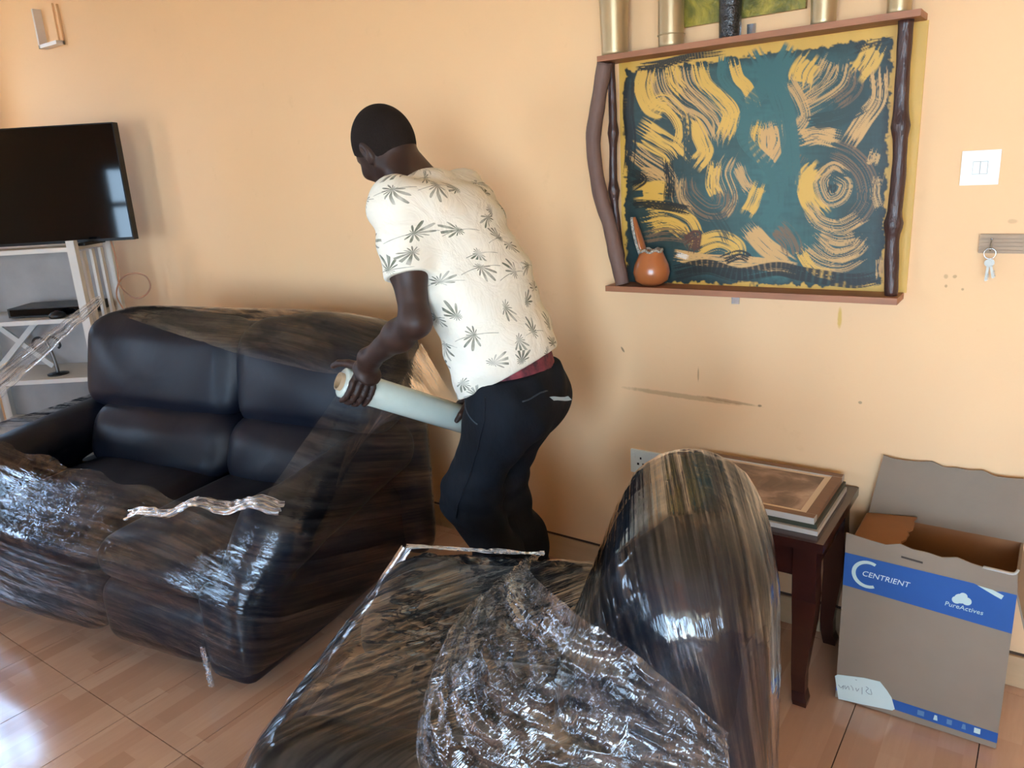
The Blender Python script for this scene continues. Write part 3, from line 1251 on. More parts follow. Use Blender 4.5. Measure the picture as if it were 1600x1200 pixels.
def hand(f, wrist, grip, side):
    """palm laid on the roll, four fingers curled round one side of it and the thumb round the other"""
    e1 = wrist - grip
    e1 = _unit(e1 - (e1 @ AX) * AX)
    e2 = np.cross(AX, e1) * side
    knuck = grip + e1 * (R_ROLL + 0.016)
    palm_c = grip + e1 * (R_ROLL + 0.022) + (wrist - knuck) * 0.15
    f.ell(palm_c, (AX, e2, e1), (0.044, 0.046, 0.017), 0.012)
    f.cone(wrist, palm_c, 0.027, 0.024, 0.02, lat=AX, sq=0.75)
    lens = [128, 148, 140, 112]
    rad = [0.0094, 0.0098, 0.0094, 0.0084]
    for i in range(4):
        off = -0.033 + 0.022 * i
        rr = R_ROLL + rad[i] * 0.9
        pts = []
        for t in np.linspace(0.22, 1, 5):
            a = math.radians(18 + (lens[i] - 18) * t - 12)
            pts.append(grip + AX * off + (e1 * math.cos(a) + e2 * math.sin(a)) * rr)
        p0 = grip + AX * off * 0.8 + e1 * (R_ROLL + 0.018)
        pts = [p0] + pts
        for a, b, s in zip(pts[:-1], pts[1:], np.linspace(1.12, 0.86, len(pts) - 1)):
            f.cone(a, b, rad[i] * s, rad[i] * s * 0.95, 0.004)
    t0 = grip + e1 * (R_ROLL + 0.02) - e2 * 0.022 - AX * 0.025
    t1 = grip + (e1 * math.cos(0.85) - e2 * math.sin(0.85)) * (R_ROLL + 0.013) - AX * 0.045
    t2 = grip + (e1 * math.cos(1.35) - e2 * math.sin(1.35)) * (R_ROLL + 0.012) - AX * 0.062
    t3 = grip + (e1 * math.cos(1.75) - e2 * math.sin(1.75)) * (R_ROLL + 0.012) - AX * 0.07
    f.cone(t0, t1, 0.015, 0.0125, 0.008)
    f.cone(t1, t2, 0.0125, 0.0105, 0.004)
    f.cone(t2, t3, 0.0105, 0.0085, 0.004)


KNL, KNR = J(0.14, 0.075, 0.575), J(0.125, -0.075, 0.56)
ANL, ANR = J(-0.055, 0.08, 0.09), J(-0.03, -0.09, 0.09)
HIL, HIR = J(0.0, 0.085, 0.86), J(0.0, -0.085, 0.86)


def torso(f, g, kk=0.06, low=True):
    if low:
        f.cone(J(-0.01, 0, 0.86), J(0.03, 0, 1.0), 0.108 + g, 0.098 + g, kk, lat=LV, sq=0.70)
    f.cone(J(0.03, 0, 1.0), J(0.11, -0.015, 1.19), 0.098 + g, 0.106 + g, kk, lat=LV, sq=0.68)
    f.cone(J(0.11, -0.015, 1.19), J(0.195, -0.02, 1.35), 0.106 + g, 0.108 + g, kk, lat=LV, sq=0.64)
    f.cone(J(0.195, -0.02, 1.35), J(0.262, -0.025, 1.435), 0.108 + g, 0.068 + g, kk, lat=LV, sq=0.58)
    f.cone(J(0.205, 0.12, 1.40), SHL, 0.07 + g, 0.06 + g, kk)
    f.cone(J(0.225, -0.16, 1.405), SHR, 0.07 + g, 0.06 + g, kk)


def body_field():
    f = Field(LO, HI, 0.0052)
    torso(f, -0.016)
    # neck
    f.cone(NECK, H(-0.022, 0, -0.062), 0.062, 0.057, 0.035)
    f.cone(J(0.27, 0.05, 1.455), H(-0.03, 0.02, -0.09), 0.045, 0.04, 0.04)
    # head: skull, face, jaw, chin
    f.ell(H(-0.004, 0, 0.012), (HF, HL, HU), (0.103, 0.080, 0.104), 0.02)
    f.ell(H(0.030, 0, -0.045), (HF, HL, HU), (0.062, 0.060, 0.075), 0.03)
    f.ell(H(0.055, 0, -0.095), (HF, HL, HU), (0.034, 0.034, 0.024), 0.03)
    f.cone(H(-0.01, 0.055, -0.055), H(0.05, 0.025, -0.100), 0.018, 0.018, 0.025)
    f.cone(H(-0.01, -0.055, -0.055), H(0.05, -0.025, -0.100), 0.018, 0.018, 0.025)
    f.cone(H(0.084, 0.03, 0.022), H(0.084, -0.03, 0.022), 0.012, 0.012, 0.02)      # brow
    for s in (1, -1):
        f.ell(H(0.098, s * 0.031, 0.002), (HF, HL, HU), (0.012, 0.016, 0.011), 0.012, cut=True)
        f.ell(H(0.083, s * 0.031, 0.001), (HF, HL, HU), (0.010, 0.0125, 0.0095), 0.004)
        f.ell(H(0.072, s * 0.042, -0.028), (HF, HL, HU), (0.022, 0.02, 0.02), 0.02)    # cheek
        f.ell(H(0.096, s * 0.013, -0.041), (HF, HL, HU), (0.014, 0.011, 0.010), 0.008)  # nostril wing
        # ear
        f.ell(H(-0.012, s * 0.080, -0.008), (_unit(HF - HU * 0.15), HL, _unit(HU + HF * 0.15)), (0.019, 0.012, 0.033), 0.008)
        f.ell(H(-0.008, s * 0.091, -0.003), (HF, HL, HU), (0.010, 0.008, 0.018), 0.005, cut=True)
        f.ell(H(-0.006, s * 0.081, -0.036), (HF, HL, HU), (0.009, 0.008, 0.010), 0.006)
    f.cone(H(0.092, 0, 0.010), H(0.106, 0, -0.034), 0.010, 0.014, 0.012)
    f.cone(H(0.088, 0.018, -0.068), H(0.088, -0.018, -0.068), 0.008, 0.008, 0.006)
    f.cone(H(0.086, 0.015, -0.081), H(0.086, -0.015, -0.081), 0.0085, 0.0085, 0.006)
    # arms
    for sh, el, wr in ((SHL, ELL, WRL), (SHR, ELR, WRR)):
        f.cone(sh, sh + (el - sh) * 0.5, 0.055, 0.050, 0.04)
        f.cone(sh + (el - sh) * 0.5, el, 0.048, 0.037, 0.03)
        f.cone(el, el + (wr - el) * 0.35, 0.037, 0.040, 0.03)
        f.cone(el + (wr - el) * 0.35, wr, 0.040, 0.028, 0.03)
    hand(f, WRL, gripL, 1)
    hand(f, WRR, gripR, -1)
    # legs
    for hi, kn, an in ((HIL, KNL, ANL), (HIR, KNR, ANR)):
        f.cone(hi, kn, 0.082, 0.052, 0.04)
        f.cone(kn, kn + (an - kn) * 0.35 - FV * 0.01, 0.048, 0.046, 0.03)
        f.cone(kn + (an - kn) * 0.35 - FV * 0.01, an, 0.046, 0.034, 0.03)
        f.cone(an - UPV * 0.03, an + FV * 0.14 - UPV * 0.055, 0.034, 0.026, 0.03)
    return f


body = on_person(body_field().build('body', m_skin))


def hair_field():
    f = Field(HC - 0.16, HC + 0.16, 0.004)
    pl_n = _unit(-HU + HF * 0.72)
    f.ell(H(-0.004, 0, 0.012), (HF, HL, HU), (0.1065, 0.0835, 0.1075), 0.0, clip=(H(0.0, 0, -0.018), pl_n))
    return f


hair = on_person(hair_field().build('hair', m_hair))
hair['label'] = 'very short black hair'


def shirt_uv(V):
    rel = V - np.array([PX0, PY0, 0])
    ff, ll = rel @ FV, rel @ LV
    mid = np.interp(V[:, 2], [0.86, 1.0, 1.19, 1.35, 1.45], [-0.01, 0.03, 0.11, 0.195, 0.26])
    a = np.arctan2(ll, -(ff - mid))
    return np.stack([a * 0.155, V[:, 2] * 1.08 + 0.2 * ff], -1)


def shirt_field():
    f = Field((-1.80, -1.0, 0.80), (-1.0, -0.24, 1.62), 0.0055)
    # loose lower part
    f.cone(J(0.022, 0, 0.86), J(0.045, 0, 1.02), 0.136, 0.128, 0.05, lat=LV, sq=0.74)
    f.cone(J(0.045, 0, 1.02), J(0.11, -0.015, 1.19), 0.126, 0.124, 0.05, lat=LV, sq=0.70)
    torso(f, 0.014, 0.05, low=False)
    for sh, el in ((SHL, ELL), (SHR, ELR)):
        d = _unit(el - sh)
        f.cone(sh - d * 0.01, sh + d * 0.24, 0.071, 0.064, 0.035, clip=(sh + d * 0.185, _unit(d + 0.08 * UPV)))
    f.add_noise(lambda X, Y, Z: 0.0035 * np.sin(Z * 34 + 9 * Y + 3 * np.sin(X * 15)) * np.sin(X * 16 + Z * 9) + 0.0025 * np.sin(Z * 70 - 30 * X))
    f.halfspace(J(0, 0, 0.952), -_unit(UPV + 0.50 * FV + 0.05 * LV))
    nk = _unit(H(-0.022, 0, -0.062) - NECK)
    # neck opening
    X, Y, Z = f.ax[0][:, None, None], f.ax[1][None, :, None], f.ax[2][None, None, :]
    c = NECK + nk * 0.004
    dpl = (X - c[0]) * nk[0] + (Y - c[1]) * nk[1] + (Z - c[2]) * nk[2]
    rad = np.sqrt((X - c[0]) ** 2 + (Y - c[1]) ** 2 + (Z - c[2]) ** 2)
    f.F = np.maximum(f.F, np.minimum(dpl, 0.11 - rad).astype(np.float32))
    return f


shirt = on_person(shirt_field().build('shirt', m_shirt, None, shirt_uv))
shirt['label'] = 'cream short-sleeved T-shirt printed with grey-green palm leaves'


def jeans_field():
    f = Field((-1.62, -0.95, 0.02), (-0.98, -0.24, 1.04), 0.0055)
    f.cone(J(-0.008, 0, 0.86), J(0.028, 0, 1.0), 0.118, 0.112, 0.05, lat=LV, sq=0.70)
    for s in (1, -1):
        f.ell(J(-0.022, s * 0.078, 0.865), (FV, LV, UPV), (0.082, 0.085, 0.105), 0.05)
    for hi, kn, an in ((HIL, KNL, ANL), (HIR, KNR, ANR)):
        f.cone(hi, kn, 0.098, 0.072, 0.06)
        f.cone(kn, kn + (an - kn) * 0.4 - FV * 0.012, 0.074, 0.066, 0.07)
        f.cone(kn + (an - kn) * 0.4 - FV * 0.012, an - UPV * 0.04, 0.066, 0.060, 0.05)
    f.add_noise(lambda X, Y, Z: 0.004 * np.sin(Z * 46 + 14 * X + 3 * np.sin(Y * 18)) * np.sin(Y * 14 + Z * 6) + 0.003 * np.sin(Z * 85 + X * 25) * np.clip(1.4 - abs(Z - 0.5) * 6, 0, 1))
    f.halfspace(J(0, 0, 0.955), _unit(UPV + 0.06 * FV))
    f.halfspace((0, 0, 0.055), (0, 0, -1))
    return f


jeans = on_person(jeans_field().build('jeans', m_jeans))


def waist_field():
    f = Field((-1.45, -0.85, 0.90), (-1.0, -0.35, 1.06), 0.005)
    f.cone(J(-0.008, 0, 0.86), J(0.028, 0, 1.03), 0.114, 0.108, 0.05, lat=LV, sq=0.70)
    f.halfspace(J(0, 0, 0.995), _unit(UPV + 0.10 * FV))
    f.halfspace(J(0, 0, 0.945), -_unit(UPV + 0.10 * FV))
    return f


on_person(waist_field().build('waistband', m_band))['label'] = 'dark red underwear waistband showing above the jeans'
# seat-pocket seams on the jeans
bvh_pts = None


def surf_line(pts, obj, rad, mat, name):
    from mathutils.bvhtree import BVHTree
    bm = bmesh.new()
    bm.from_mesh(obj.data)
    tree = BVHTree.FromBMesh(bm)
    out = []
    for p in pts:
        loc, nrm, i, d = tree.find_nearest(Vector(p))
        out.append(np.array(loc) + np.array(nrm) * rad * 0.3)
    bm.free()
    return tube(name, out, rad, mat, None, 6)


for s in (1,):
    top = [J(-0.16 + 0.055 * t, s * (0.05 + 0.11 * t), 0.925 - 0.01 * t) for t in np.linspace(0, 1, 14)]
    surf_line(top, jeans, 0.0022, m_stitch, 'pocket_seam').parent = jeans
    side = [J(0.0 + 0.14 * max(0, 0.86 - z) / 0.33, 0.22, z) for z in np.linspace(0.93, 0.55, 24)]
    surf_line(side, jeans, 0.0022, m_jeans, 'side_seam').parent = jeans
    frontp = [J(0.10 - 0.07 * t, 0.10 + 0.12 * t, 0.93 - 0.085 * t ** 0.5) for t in np.linspace(0, 1, 12)]
    surf_line(frontp, jeans, 0.0022, m_stitch, 'pocket_seam').parent = jeans


def shoe(an):
    f = Field(an - np.array([0.22, 0.12, 0.12]), an + np.array([0.14, 0.12, 0.10]), 0.006)
    f.cone(an - UPV * 0.045 - FV * 0.025, an + FV * 0.13 - UPV * 0.05, 0.042, 0.038, 0.02)
    f.cone(an - UPV * 0.03 - FV * 0.02, an + UPV * 0.02, 0.042, 0.044, 0.03)
    f.halfspace((0, 0, 0.001), (0, 0, -1))
    return f.build('shoe', m_shoe)


on_person(shoe(ANL))
on_person(shoe(ANR))

# film roll in his hands
m_roll = material('wound_film', srgb(205, 216, 205), 0.22, spec=0.6, var=(25, 0.06, (1, 1, 1)), coat=0.3)
m_core = material('cardboard_core', srgb(176, 150, 118), 0.8)
QR = Vector((0, 0, 1)).rotation_difference(Vector(AX))
LR = float(np.linalg.norm(B_ROLL - A_ROLL))
roll = empty('film_roll', A_ROLL, 0, 'pale roll of stretch film held in both hands over the sofa', 'film roll')
roll.rotation_mode = 'QUATERNION'
roll.rotation_quaternion = QR
lathe('wound_film', [(0.027, 0.0), (R_ROLL - 0.004, 0.0), (R_ROLL, 0.003), (R_ROLL, LR - 0.003), (R_ROLL - 0.004, LR), (0.027, LR), (0.027, 0.0)], m_roll, roll, 40)
lathe('core', [(0.023, -0.012), (0.027, -0.012), (0.027, LR + 0.012), (0.023, LR + 0.012), (0.023, -0.012)], m_core, roll, 30)

# slip of paper in the back pocket
m_paper = material('white_paper', srgb(225, 228, 222), 0.8)
pc = at(872, 624, 2.19)
bm = bmesh.new()
grid = []
for i in range(9):
    t = i / 8
    p = J(-0.10 - 0.075 * t, 0.045 - 0.02 * t, 0.872 + 0.022 * t + 0.006 * math.sin(t * 5))
    grid.append([bm.verts.new(p + UPV * (0.009 * s) + LV * 0.012 * s) for s in (-1, 1)])
for a, b in zip(grid[:-1], grid[1:]):
    bm.faces.new((a[0], b[0], b[1], a[1]))
bmesh.ops.solidify(bm, geom=bm.faces[:], thickness=0.0012)
slip = from_bm('paper_slip', bm, m_paper)
tag(slip, "small white paper slip poking out of the man's back pocket", 'paper')

# ------------------------------------------------------------------ wall shelf with the painted panel
m_plank = material('reddish_plank', srgb(168, 112, 80), 0.5, var=(5, 0.25, (1, 8, 8)), bump=(30, 0.15, 0.004, (1, 8, 8)))
m_twig_dark = material('dark_varnished_branch', srgb(72, 44, 38), 0.35, var=(30, 0.4, (1, 1, 0.3)), bump=(50, 0.6, 0.01, (1, 1, 0.3)))
m_twig_grey = material('grey_brown_branch', srgb(120, 92, 82), 0.65, var=(20, 0.3, (1, 1, 0.2)), bump=(40, 0.4, 0.008, (1, 1, 0.15)))
m_metal = material('bright_steel', srgb(200, 205, 208), 0.25, metal=1.0)
m_gold = material('gold_paint', srgb(192, 168, 128), 0.36, metal=0.6, var=(4, 0.15, (1, 1, 0.2)))
m_black_foil = material('crinkled_black_foil', srgb(24, 25, 28), 0.22, spec=0.8, bump=(45, 0.8, 0.012))

shelf = empty('wall_shelf', (-0.78, 0, 1.09), 0, 'wall shelf of two planks with branch posts framing a swirling teal and yellow painted panel', 'shelf')
SH_INV = Matrix.Translation((0.78, 0, -1.09))


def on(parent, o, loc):
    o.parent = parent
    o.matrix_parent_inverse = Matrix.Translation((-loc[0], -loc[1], -loc[2]))
    return o


def on_shelf(o):
    return on(shelf, o, (-0.78, 0, 1.09))


on_shelf(box('plank', -1.216, -0.336, -0.104, -0.001, 1.797, 1.813, m_plank, None, 0.002))
on_shelf(box('plank', -1.206, -0.338, -0.104, -0.001, 1.096, 1.114, m_plank, None, 0.002))


def branch(pts, rad, mat, flat=1.0, seed=0, n=46, knots=()):
    P = spline(pts, n)
    r = np.array([rad * (1 + 0.035 * math.sin(i * 0.5 + seed) + 0.025 * math.sin(i * 1.3 + seed * 2)) for i in range(n)])
    for k, a in knots:
        i = np.arange(n)
        r = r + rad * a * np.exp(-((i - k * n) / 1.3) ** 2)
    o = tube('branch_post', P, r, mat, None, 12, flat=flat)
    return on_shelf(o)


branch([(-0.374, -0.062, 1.797), (-0.372, -0.06, 1.62), (-0.364, -0.064, 1.45), (-0.368, -0.06, 1.28), (-0.36, -0.062, 1.114)], 0.0175, m_twig_dark, 1.0, 1,
       knots=((0.35, 0.35), (0.7, 0.45)))
branch([(-1.203, -0.04, 1.797), (-1.198, -0.042, 1.62), (-1.202, -0.04, 1.42), (-1.186, -0.042, 1.25), (-1.178, -0.04, 1.114)], 0.0125, m_twig_dark, 1.0, 4,
       knots=((0.28, 0.5), (0.5, 0.6), (0.8, 0.4)))
branch([tuple(on_wall(px, py, 0.078)) for px, py in ((945, 98), (934, 165), (927, 225), (937, 300), (952, 350), (963, 400), (973, 444))], 0.0235, m_twig_grey, 1.0, 2)[
    'label'] = 'flat curved grey-brown branch'
for (x, z) in ((-0.806, 1.076), (-0.778, 1.834)):
    bm = bmesh.new()
    bm_box(bm, x - 0.012, x + 0.012, -0.006, -0.0005, z - 0.018, z + 0.018)
    on_shelf(from_bm('metal_bracket', bm, m_metal, None, bevel=0.002, seg=1))

# painted panel: brush strokes laid down one after another on a fine grid
NXP, NZP = 450, 365
xs_ = np.linspace(-1.192, -0.333, NXP)
zs_ = np.linspace(1.797, 1.114, NZP)
GX, GZ = np.meshgrid(xs_, zs_)
PTS = np.stack([GX, np.full_like(GX, -0.006), GZ], -1).reshape(-1, 3)
cc = (PTS - CAM) @ RC
CX = (800 + FPX * cc[:, 0] / cc[:, 2] - 880) * 2.4
CY_ = (600 + FPX * cc[:, 1] / cc[:, 2]) * 2.4
YEL, TAN = np.array(srgb(214, 168, 76)[:3]), np.array(srgb(204, 160, 100)[:3])
TEAL, DARK, BLK, BRN = (np.array(srgb(*c)[:3]) for c in ((52, 98, 98), (36, 60, 60), (22, 28, 28), (120, 92, 66)))
PC = np.tile(YEL * 0.97, (len(PTS), 1))
PC *= (1 + 0.05 * vnoise(CX / 60, CY_ / 60, 2))[:, None]


def lay(mask, col):
    PC[:] = PC * (1 - mask[:, None]) + np.asarray(col)[None] * mask[:, None]


def stroke(pts, width, col, bristles=14, bare=0.25, alpha=1.0, seed=0, edge=0.12):
    P = spline(pts, 40)
    lo, hi = P.min(0) - width, P.max(0) + width
    idx = np.where((CX > lo[0]) & (CX < hi[0]) & (CY_ > lo[1]) & (CY_ < hi[1]))[0]
    if not len(idx):
        return
    q = np.stack([CX[idx], CY_[idx]], -1)
    d2 = ((q[:, None] - P[None]) ** 2).sum(-1)
    j = d2.argmin(1)
    T = np.gradient(P, axis=0)
    T /= np.linalg.norm(T, axis=1)[:, None] + 1e-9
    rel = q - P[j]
    v = (rel[:, 0] * -T[j, 1] + rel[:, 1] * T[j, 0]) / (width / 2)
    al = np.abs(rel[:, 0] * T[j, 0] + rel[:, 1] * T[j, 1])
    s = j / 39.0
    rag = vnoise(v * 5 + seed, s * 3, seed + 1) * 0.14
    inside = np.clip((1 - np.abs(v) + rag * 1.2) / edge, 0, 1) * np.clip(1.4 - al / (width * 0.25), 0, 1)
    b = vnoise(v * bristles * 1.25, s * 2.2 + seed * 3, seed + 7) * 0.75 + vnoise(v * bristles * 3.4, s * 4, seed + 9) * 0.45
    endf = np.clip(np.minimum(s, 1 - s) / 0.12, 0, 1)
    m = np.clip((b + 1.05 - 2 * bare - (1 - endf) * 0.75) / 0.30, 0, 1)
    full = np.zeros(len(PTS))
    full[idx] = inside * m * alpha
    lay(full, col)


# dark ground with a ragged border
ex = vnoise(CX / 22, CY_ / 22, 5) * 12 + vnoise(CX / 7, CY_ / 7, 6) * 5
top_e = 262 - (CX - 225) * 0.122
bot_e = 1062 + (CX - 225) * 0.012
lft_e = 232 + np.clip(CY_ - 800, -600, 300) * 0.0
rgt_e = 1236 - (CY_ - 130) * 0.042
border = np.minimum(np.minimum(CX - lft_e, rgt_e - CX), np.minimum(CY_ - top_e, bot_e - CY_)) + ex
gmask = np.clip(border / 6, 0, 1)
mixv = np.clip(1 - np.abs(CX - 770) / 330 + 0.25 * vnoise(CX / 90, CY_ / 90, 8), 0, 1)[:, None]
ground = DARK * (1 - mixv) + TEAL * mixv
edgek = np.clip(1 - border / 45, 0, 1)[:, None] * 0.8
ground = ground * (1 - edgek) + BLK * edgek
gb = 1 + 0.12 * vnoise(CX / 40, CY_ / 9, 12) + 0.08 * vnoise(CX / 8, CY_ / 40, 13)
PC[:] = PC * (1 - gmask[:, None]) + ground * gb[:, None] * gmask[:, None]
sid = 20
STROKES = [
    ([(318, 262), (305, 330), (330, 395), (380, 420)], 62, YEL, 8, .25), ([(365, 255), (380, 330), (440, 400), (520, 450), (560, 520)], 70, TAN, 7, .52),
    ([(405, 245), (415, 300), (450, 345)], 50, YEL, 7, .3), ([(450, 245), (470, 320), (540, 390), (590, 450), (590, 530)], 62, TAN, 8, .5),
    ([(510, 240), (530, 310), (590, 370), (630, 430), (600, 520)], 52, YEL, 6, .28), ([(330, 420), (370, 385), (420, 420), (450, 480), (440, 540)], 60, YEL, 8, .38),
    ([(300, 500), (350, 530), (400, 560), (430, 600)], 84, YEL, 7, .3), ([(262, 560), (310, 600), (370, 640), (410, 690)], 56, TAN, 7, .5),
    ([(285, 650), (330, 655), (385, 680)], 40, TAN, 6, .45), ([(295, 725), (340, 722), (385, 728)], 82, YEL, 5, .15), ([(480, 450), (515, 520), (530, 570), (500, 615)], 52, YEL, 7, .25),
    ([(640, 235), (655, 290), (690, 330), (712, 390)], 42, YEL, 6, .3), ([(735, 470), (722, 530), (760, 600)], 50, YEL, 7, .35), ([(795, 470), (805, 530), (770, 600)], 50, TAN, 7, .3),
    ([(762, 480), (765, 590)], 50, TAN, 5, .3), ([(570, 620), (560, 690), (575, 730)], 46, YEL, 6, .3), ([(630, 580), (600, 650), (625, 740), (590, 800)], 62, TAN, 8, .58),
    ([(655, 625), (680, 680), (700, 710)], 42, TAN, 6, .4), ([(735, 700), (715, 750), (692, 795)], 44, YEL, 6, .25), ([(455, 660), (470, 730), (540, 790), (600, 780), (610, 700)], 80, BRN, 9, .5),
    ([(435, 660), (430, 740), (470, 800)], 44, TAN, 7, .45), ([(930, 225), (900, 270), (890, 310)], 78, YEL, 6, .22), ([(1000, 225), (960, 300), (890, 360)], 60, TAN, 9, .5),
    ([(1060, 235), (1040, 310), (960, 370), (900, 400)], 70, TAN, 9, .52), ([(1100, 250), (1090, 330), (1020, 390)], 50, BRN, 8, .5), ([(1165, 180), (1140, 230), (1110, 270)], 78, YEL, 6, .25),
    ([(1180, 270), (1180, 370), (1130, 450), (1080, 530)], 58, TAN, 7, .3), ([(845, 300), (890, 380), (905, 440), (870, 490)], 44, TAN, 7, .42), ([(895, 520), (950, 505), (1020, 520)], 56, TAN, 7, .3),
    ([(900, 580), (880, 620), (870, 650)], 40, BRN, 9, .6), ([(1000, 560), (1070, 590), (1130, 660), (1140, 760), (1080, 840)], 70, BRN, 10, .5), ([(950, 630), (910, 680), (920, 750), (960, 800)], 62, YEL, 6, .22),
    ([(1050, 650), (1010, 630), (965, 680), (990, 750), (1040, 740), (1060, 690), (1020, 660)], 46, TAN, 8, .4), ([(1010, 690), (1005, 725)], 40, BLK, 6, .4),
    ([(920, 770), (960, 830), (1040, 850), (1120, 810)], 50, TAN, 8, .5), ([(1170, 570), (1155, 620)], 36, TAN, 6, .4), ([(1180, 660), (1170, 720), (1185, 780)], 34, TAN, 7, .5),
    ([(700, 860), (760, 930), (840, 985)], 62, TAN, 7, .3), ([(800, 850), (850, 900), (870, 960)], 66, BRN, 9, .45), ([(960, 870), (1030, 900), (1100, 890)], 40, TAN, 9, .5),
    ([(900, 935), (970, 985), (1050, 995), (1120, 960)], 44, TAN, 8, .42), ([(940, 900), (1010, 955), (1090, 940), (1130, 900)], 44, TAN, 9, .5), ([(310, 810), (380, 800), (460, 830), (490, 880)], 60, YEL, 8, .38),
    ([(330, 850), (400, 840), (450, 870)], 44, YEL, 7, .35), ([(300, 890), (380, 880), (460, 890), (480, 920)], 40, BRN, 8, .5), ([(500, 930), (580, 905), (640, 930), (640, 960)], 70, YEL, 8, .3),
    ([(430, 960), (540, 975), (700, 985), (860, 1005)], 42, TAN, 6, .2), ([(890, 945), (940, 1010), (1010, 1030)], 36, YEL, 7, .3), ([(1190, 970), (1185, 1040)], 26, TAN, 6, .4),
    ([(260, 770), (300, 765), (400, 775), (470, 790)], 40, BLK, 6, .2), ([(390, 600), (400, 680), (395, 740)], 46, BLK, 6, .3), ([(250, 640), (300, 670), (260, 700)], 40, BLK, 6, .35),
    ([(560, 800), (600, 860), (620, 900)], 60, DARK, 7, .4), ([(600, 975), (660, 955), (700, 970)], 46, BLK, 6, .3), ([(430, 1020), (540, 1000), (660, 1030), (800, 1010), (900, 1030), (1080, 1055), (1180, 1040)], 62, BLK, 6, .12),
    ([(250, 290), (245, 420), (255, 520), (245, 640)], 46, BLK, 5, .25), ([(280, 250), (370, 240), (470, 215), (600, 195)], 34, BLK, 6, .25), ([(1090, 190), (1160, 160), (1230, 150)], 40, BLK, 7, .45),
    ([(720, 200), (760, 300), (700, 400), (680, 520), (780, 640), (800, 760), (760, 830)], 66, TEAL, 5, .12), ([(850, 190), (800, 300), (830, 420), (850, 560), (860, 700)], 84, TEAL, 5, .12),
    ([(600, 220), (600, 300), (680, 380)], 44, TEAL, 6, .2), ([(460, 430), (470, 560), (460, 620)], 40, DARK, 6, .3), ([(930, 460), (1040, 440), (1120, 400)], 70, DARK, 7, .2),
    ([(460, 905), (500, 880), (490, 940)], 50, np.array(srgb(84, 52, 44)[:3]), 6, .2), ([(430, 955), (465, 965)], 22, np.array(srgb(225, 215, 200)[:3]), 5, .2),
]
for i, st in enumerate(STROKES):
    stroke(st[0], st[1] * (1.24 if st[2] is YEL or st[2] is TAN or st[2] is BRN else 0.9), st[2], st[3], st[4] * 0.92, 0.97 if st[4] < 0.4 else 0.85, seed=i + 3)
a_ = np.arange(NZP - 1)[:, None] * NXP
k_ = np.arange(NXP - 1)[None, :]
Fp = np.stack([a_ + k_, a_ + NXP + k_, a_ + NXP + k_ + 1, a_ + k_ + 1], -1).reshape(-1, 4)


def paint_material():
    N = NT('brushed_house_paint')
    at_ = N.n('Attribute')
    at_.attribute_name = 'Paint'
    N.l(at_.outputs['Color'], N.b.inputs['Base Color'])
    N.b.inputs['Roughness'].default_value = 0.42
    N.l(N.bump(N.noise(120, 3, 0.6, stretch=(1, 1, 0.5)), 0.2, 0.003), N.b.inputs['Normal'])
    return N.m


panel = mesh_np('painted_panel', PTS, Fp, paint_material(), None, False)
ca = panel.data.color_attributes.new('Paint', 'FLOAT_COLOR', 'POINT')
ca.data.foreach_set('color', np.concatenate([np.clip(PC, 0, 1), np.ones((len(PC), 1))], 1).astype(np.float32).ravel())
on_shelf(panel)
on_shelf(box('backing_board', -1.193, -0.332, -0.0055, -0.0005, 1.113, 1.7975, material('yellow_board', srgb(222, 176, 82), 0.6), None))

# ---- things on the shelf
m_gourd = material('polished_gourd', srgb(178, 104, 58), 0.3, var=(12, 0.15), coat=0.4)
m_gourd_in = material('gourd_inside', srgb(60, 40, 28), 0.8)
m_bead = material('white_beads', srgb(228, 218, 200), 0.5, var=(260, 0.9), col2=srgb(40, 30, 26))
gx, gy, gz = -1.064, -0.055, 1.1142
gourd = empty('gourd_pot', (gx, gy, gz), 0, 'small round orange-brown gourd pot with a beaded rim on the lower plank', 'pot')
lathe('bowl', [(0, 0.0), (0.030, 0.002), (0.052, 0.016), (0.0585, 0.042), (0.054, 0.066), (0.044, 0.088), (0.036, 0.106), (0.033, 0.112), (0.030, 0.111), (0.034, 0.098), (0.046, 0.07),
               (0.05, 0.04), (0.03, 0.012), (0, 0.008)], m_gourd, gourd, 36)
rim = tube('rim', [(0.0335 * math.cos(a), 0.0335 * math.sin(a), 0.110 + 0.004 * math.sin(6 * a)) for a in np.linspace(0, 2 * PI, 48, endpoint=False)], 0.0045, m_bead, gourd, 8, closed=True)
rim['label'] = 'black and white beaded rim'
paddle = empty('carved_utensil', (gx - 0.03, gy + 0.01, gz + 0.02), 0, 'carved orange wooden utensil with spotted white edge standing in the gourd pot', 'utensil')
pp = [(0.018, 0, 0.0), (0.008, -0.004, 0.06), (-0.006, -0.006, 0.11), (-0.020, -0.006, 0.155), (-0.030, -0.006, 0.195)]
blade = tube('blade', spline(pp, 24), [0.007 + 0.013 * math.sin(PI * min(1, t * 1.05)) for t in np.linspace(0.05, 0.93, 24)], m_gourd, paddle, 12, flat=0.35)
ed = spline(pp, 24) + np.array([[-0.004 - 0.010 * math.sin(PI * min(1, t)), -0.006, 0] for t in np.linspace(0.05, 0.95, 24)])
tube('beaded_edge', ed, 0.0055, m_bead, blade, 8)['label'] = 'white edge with dark spots'


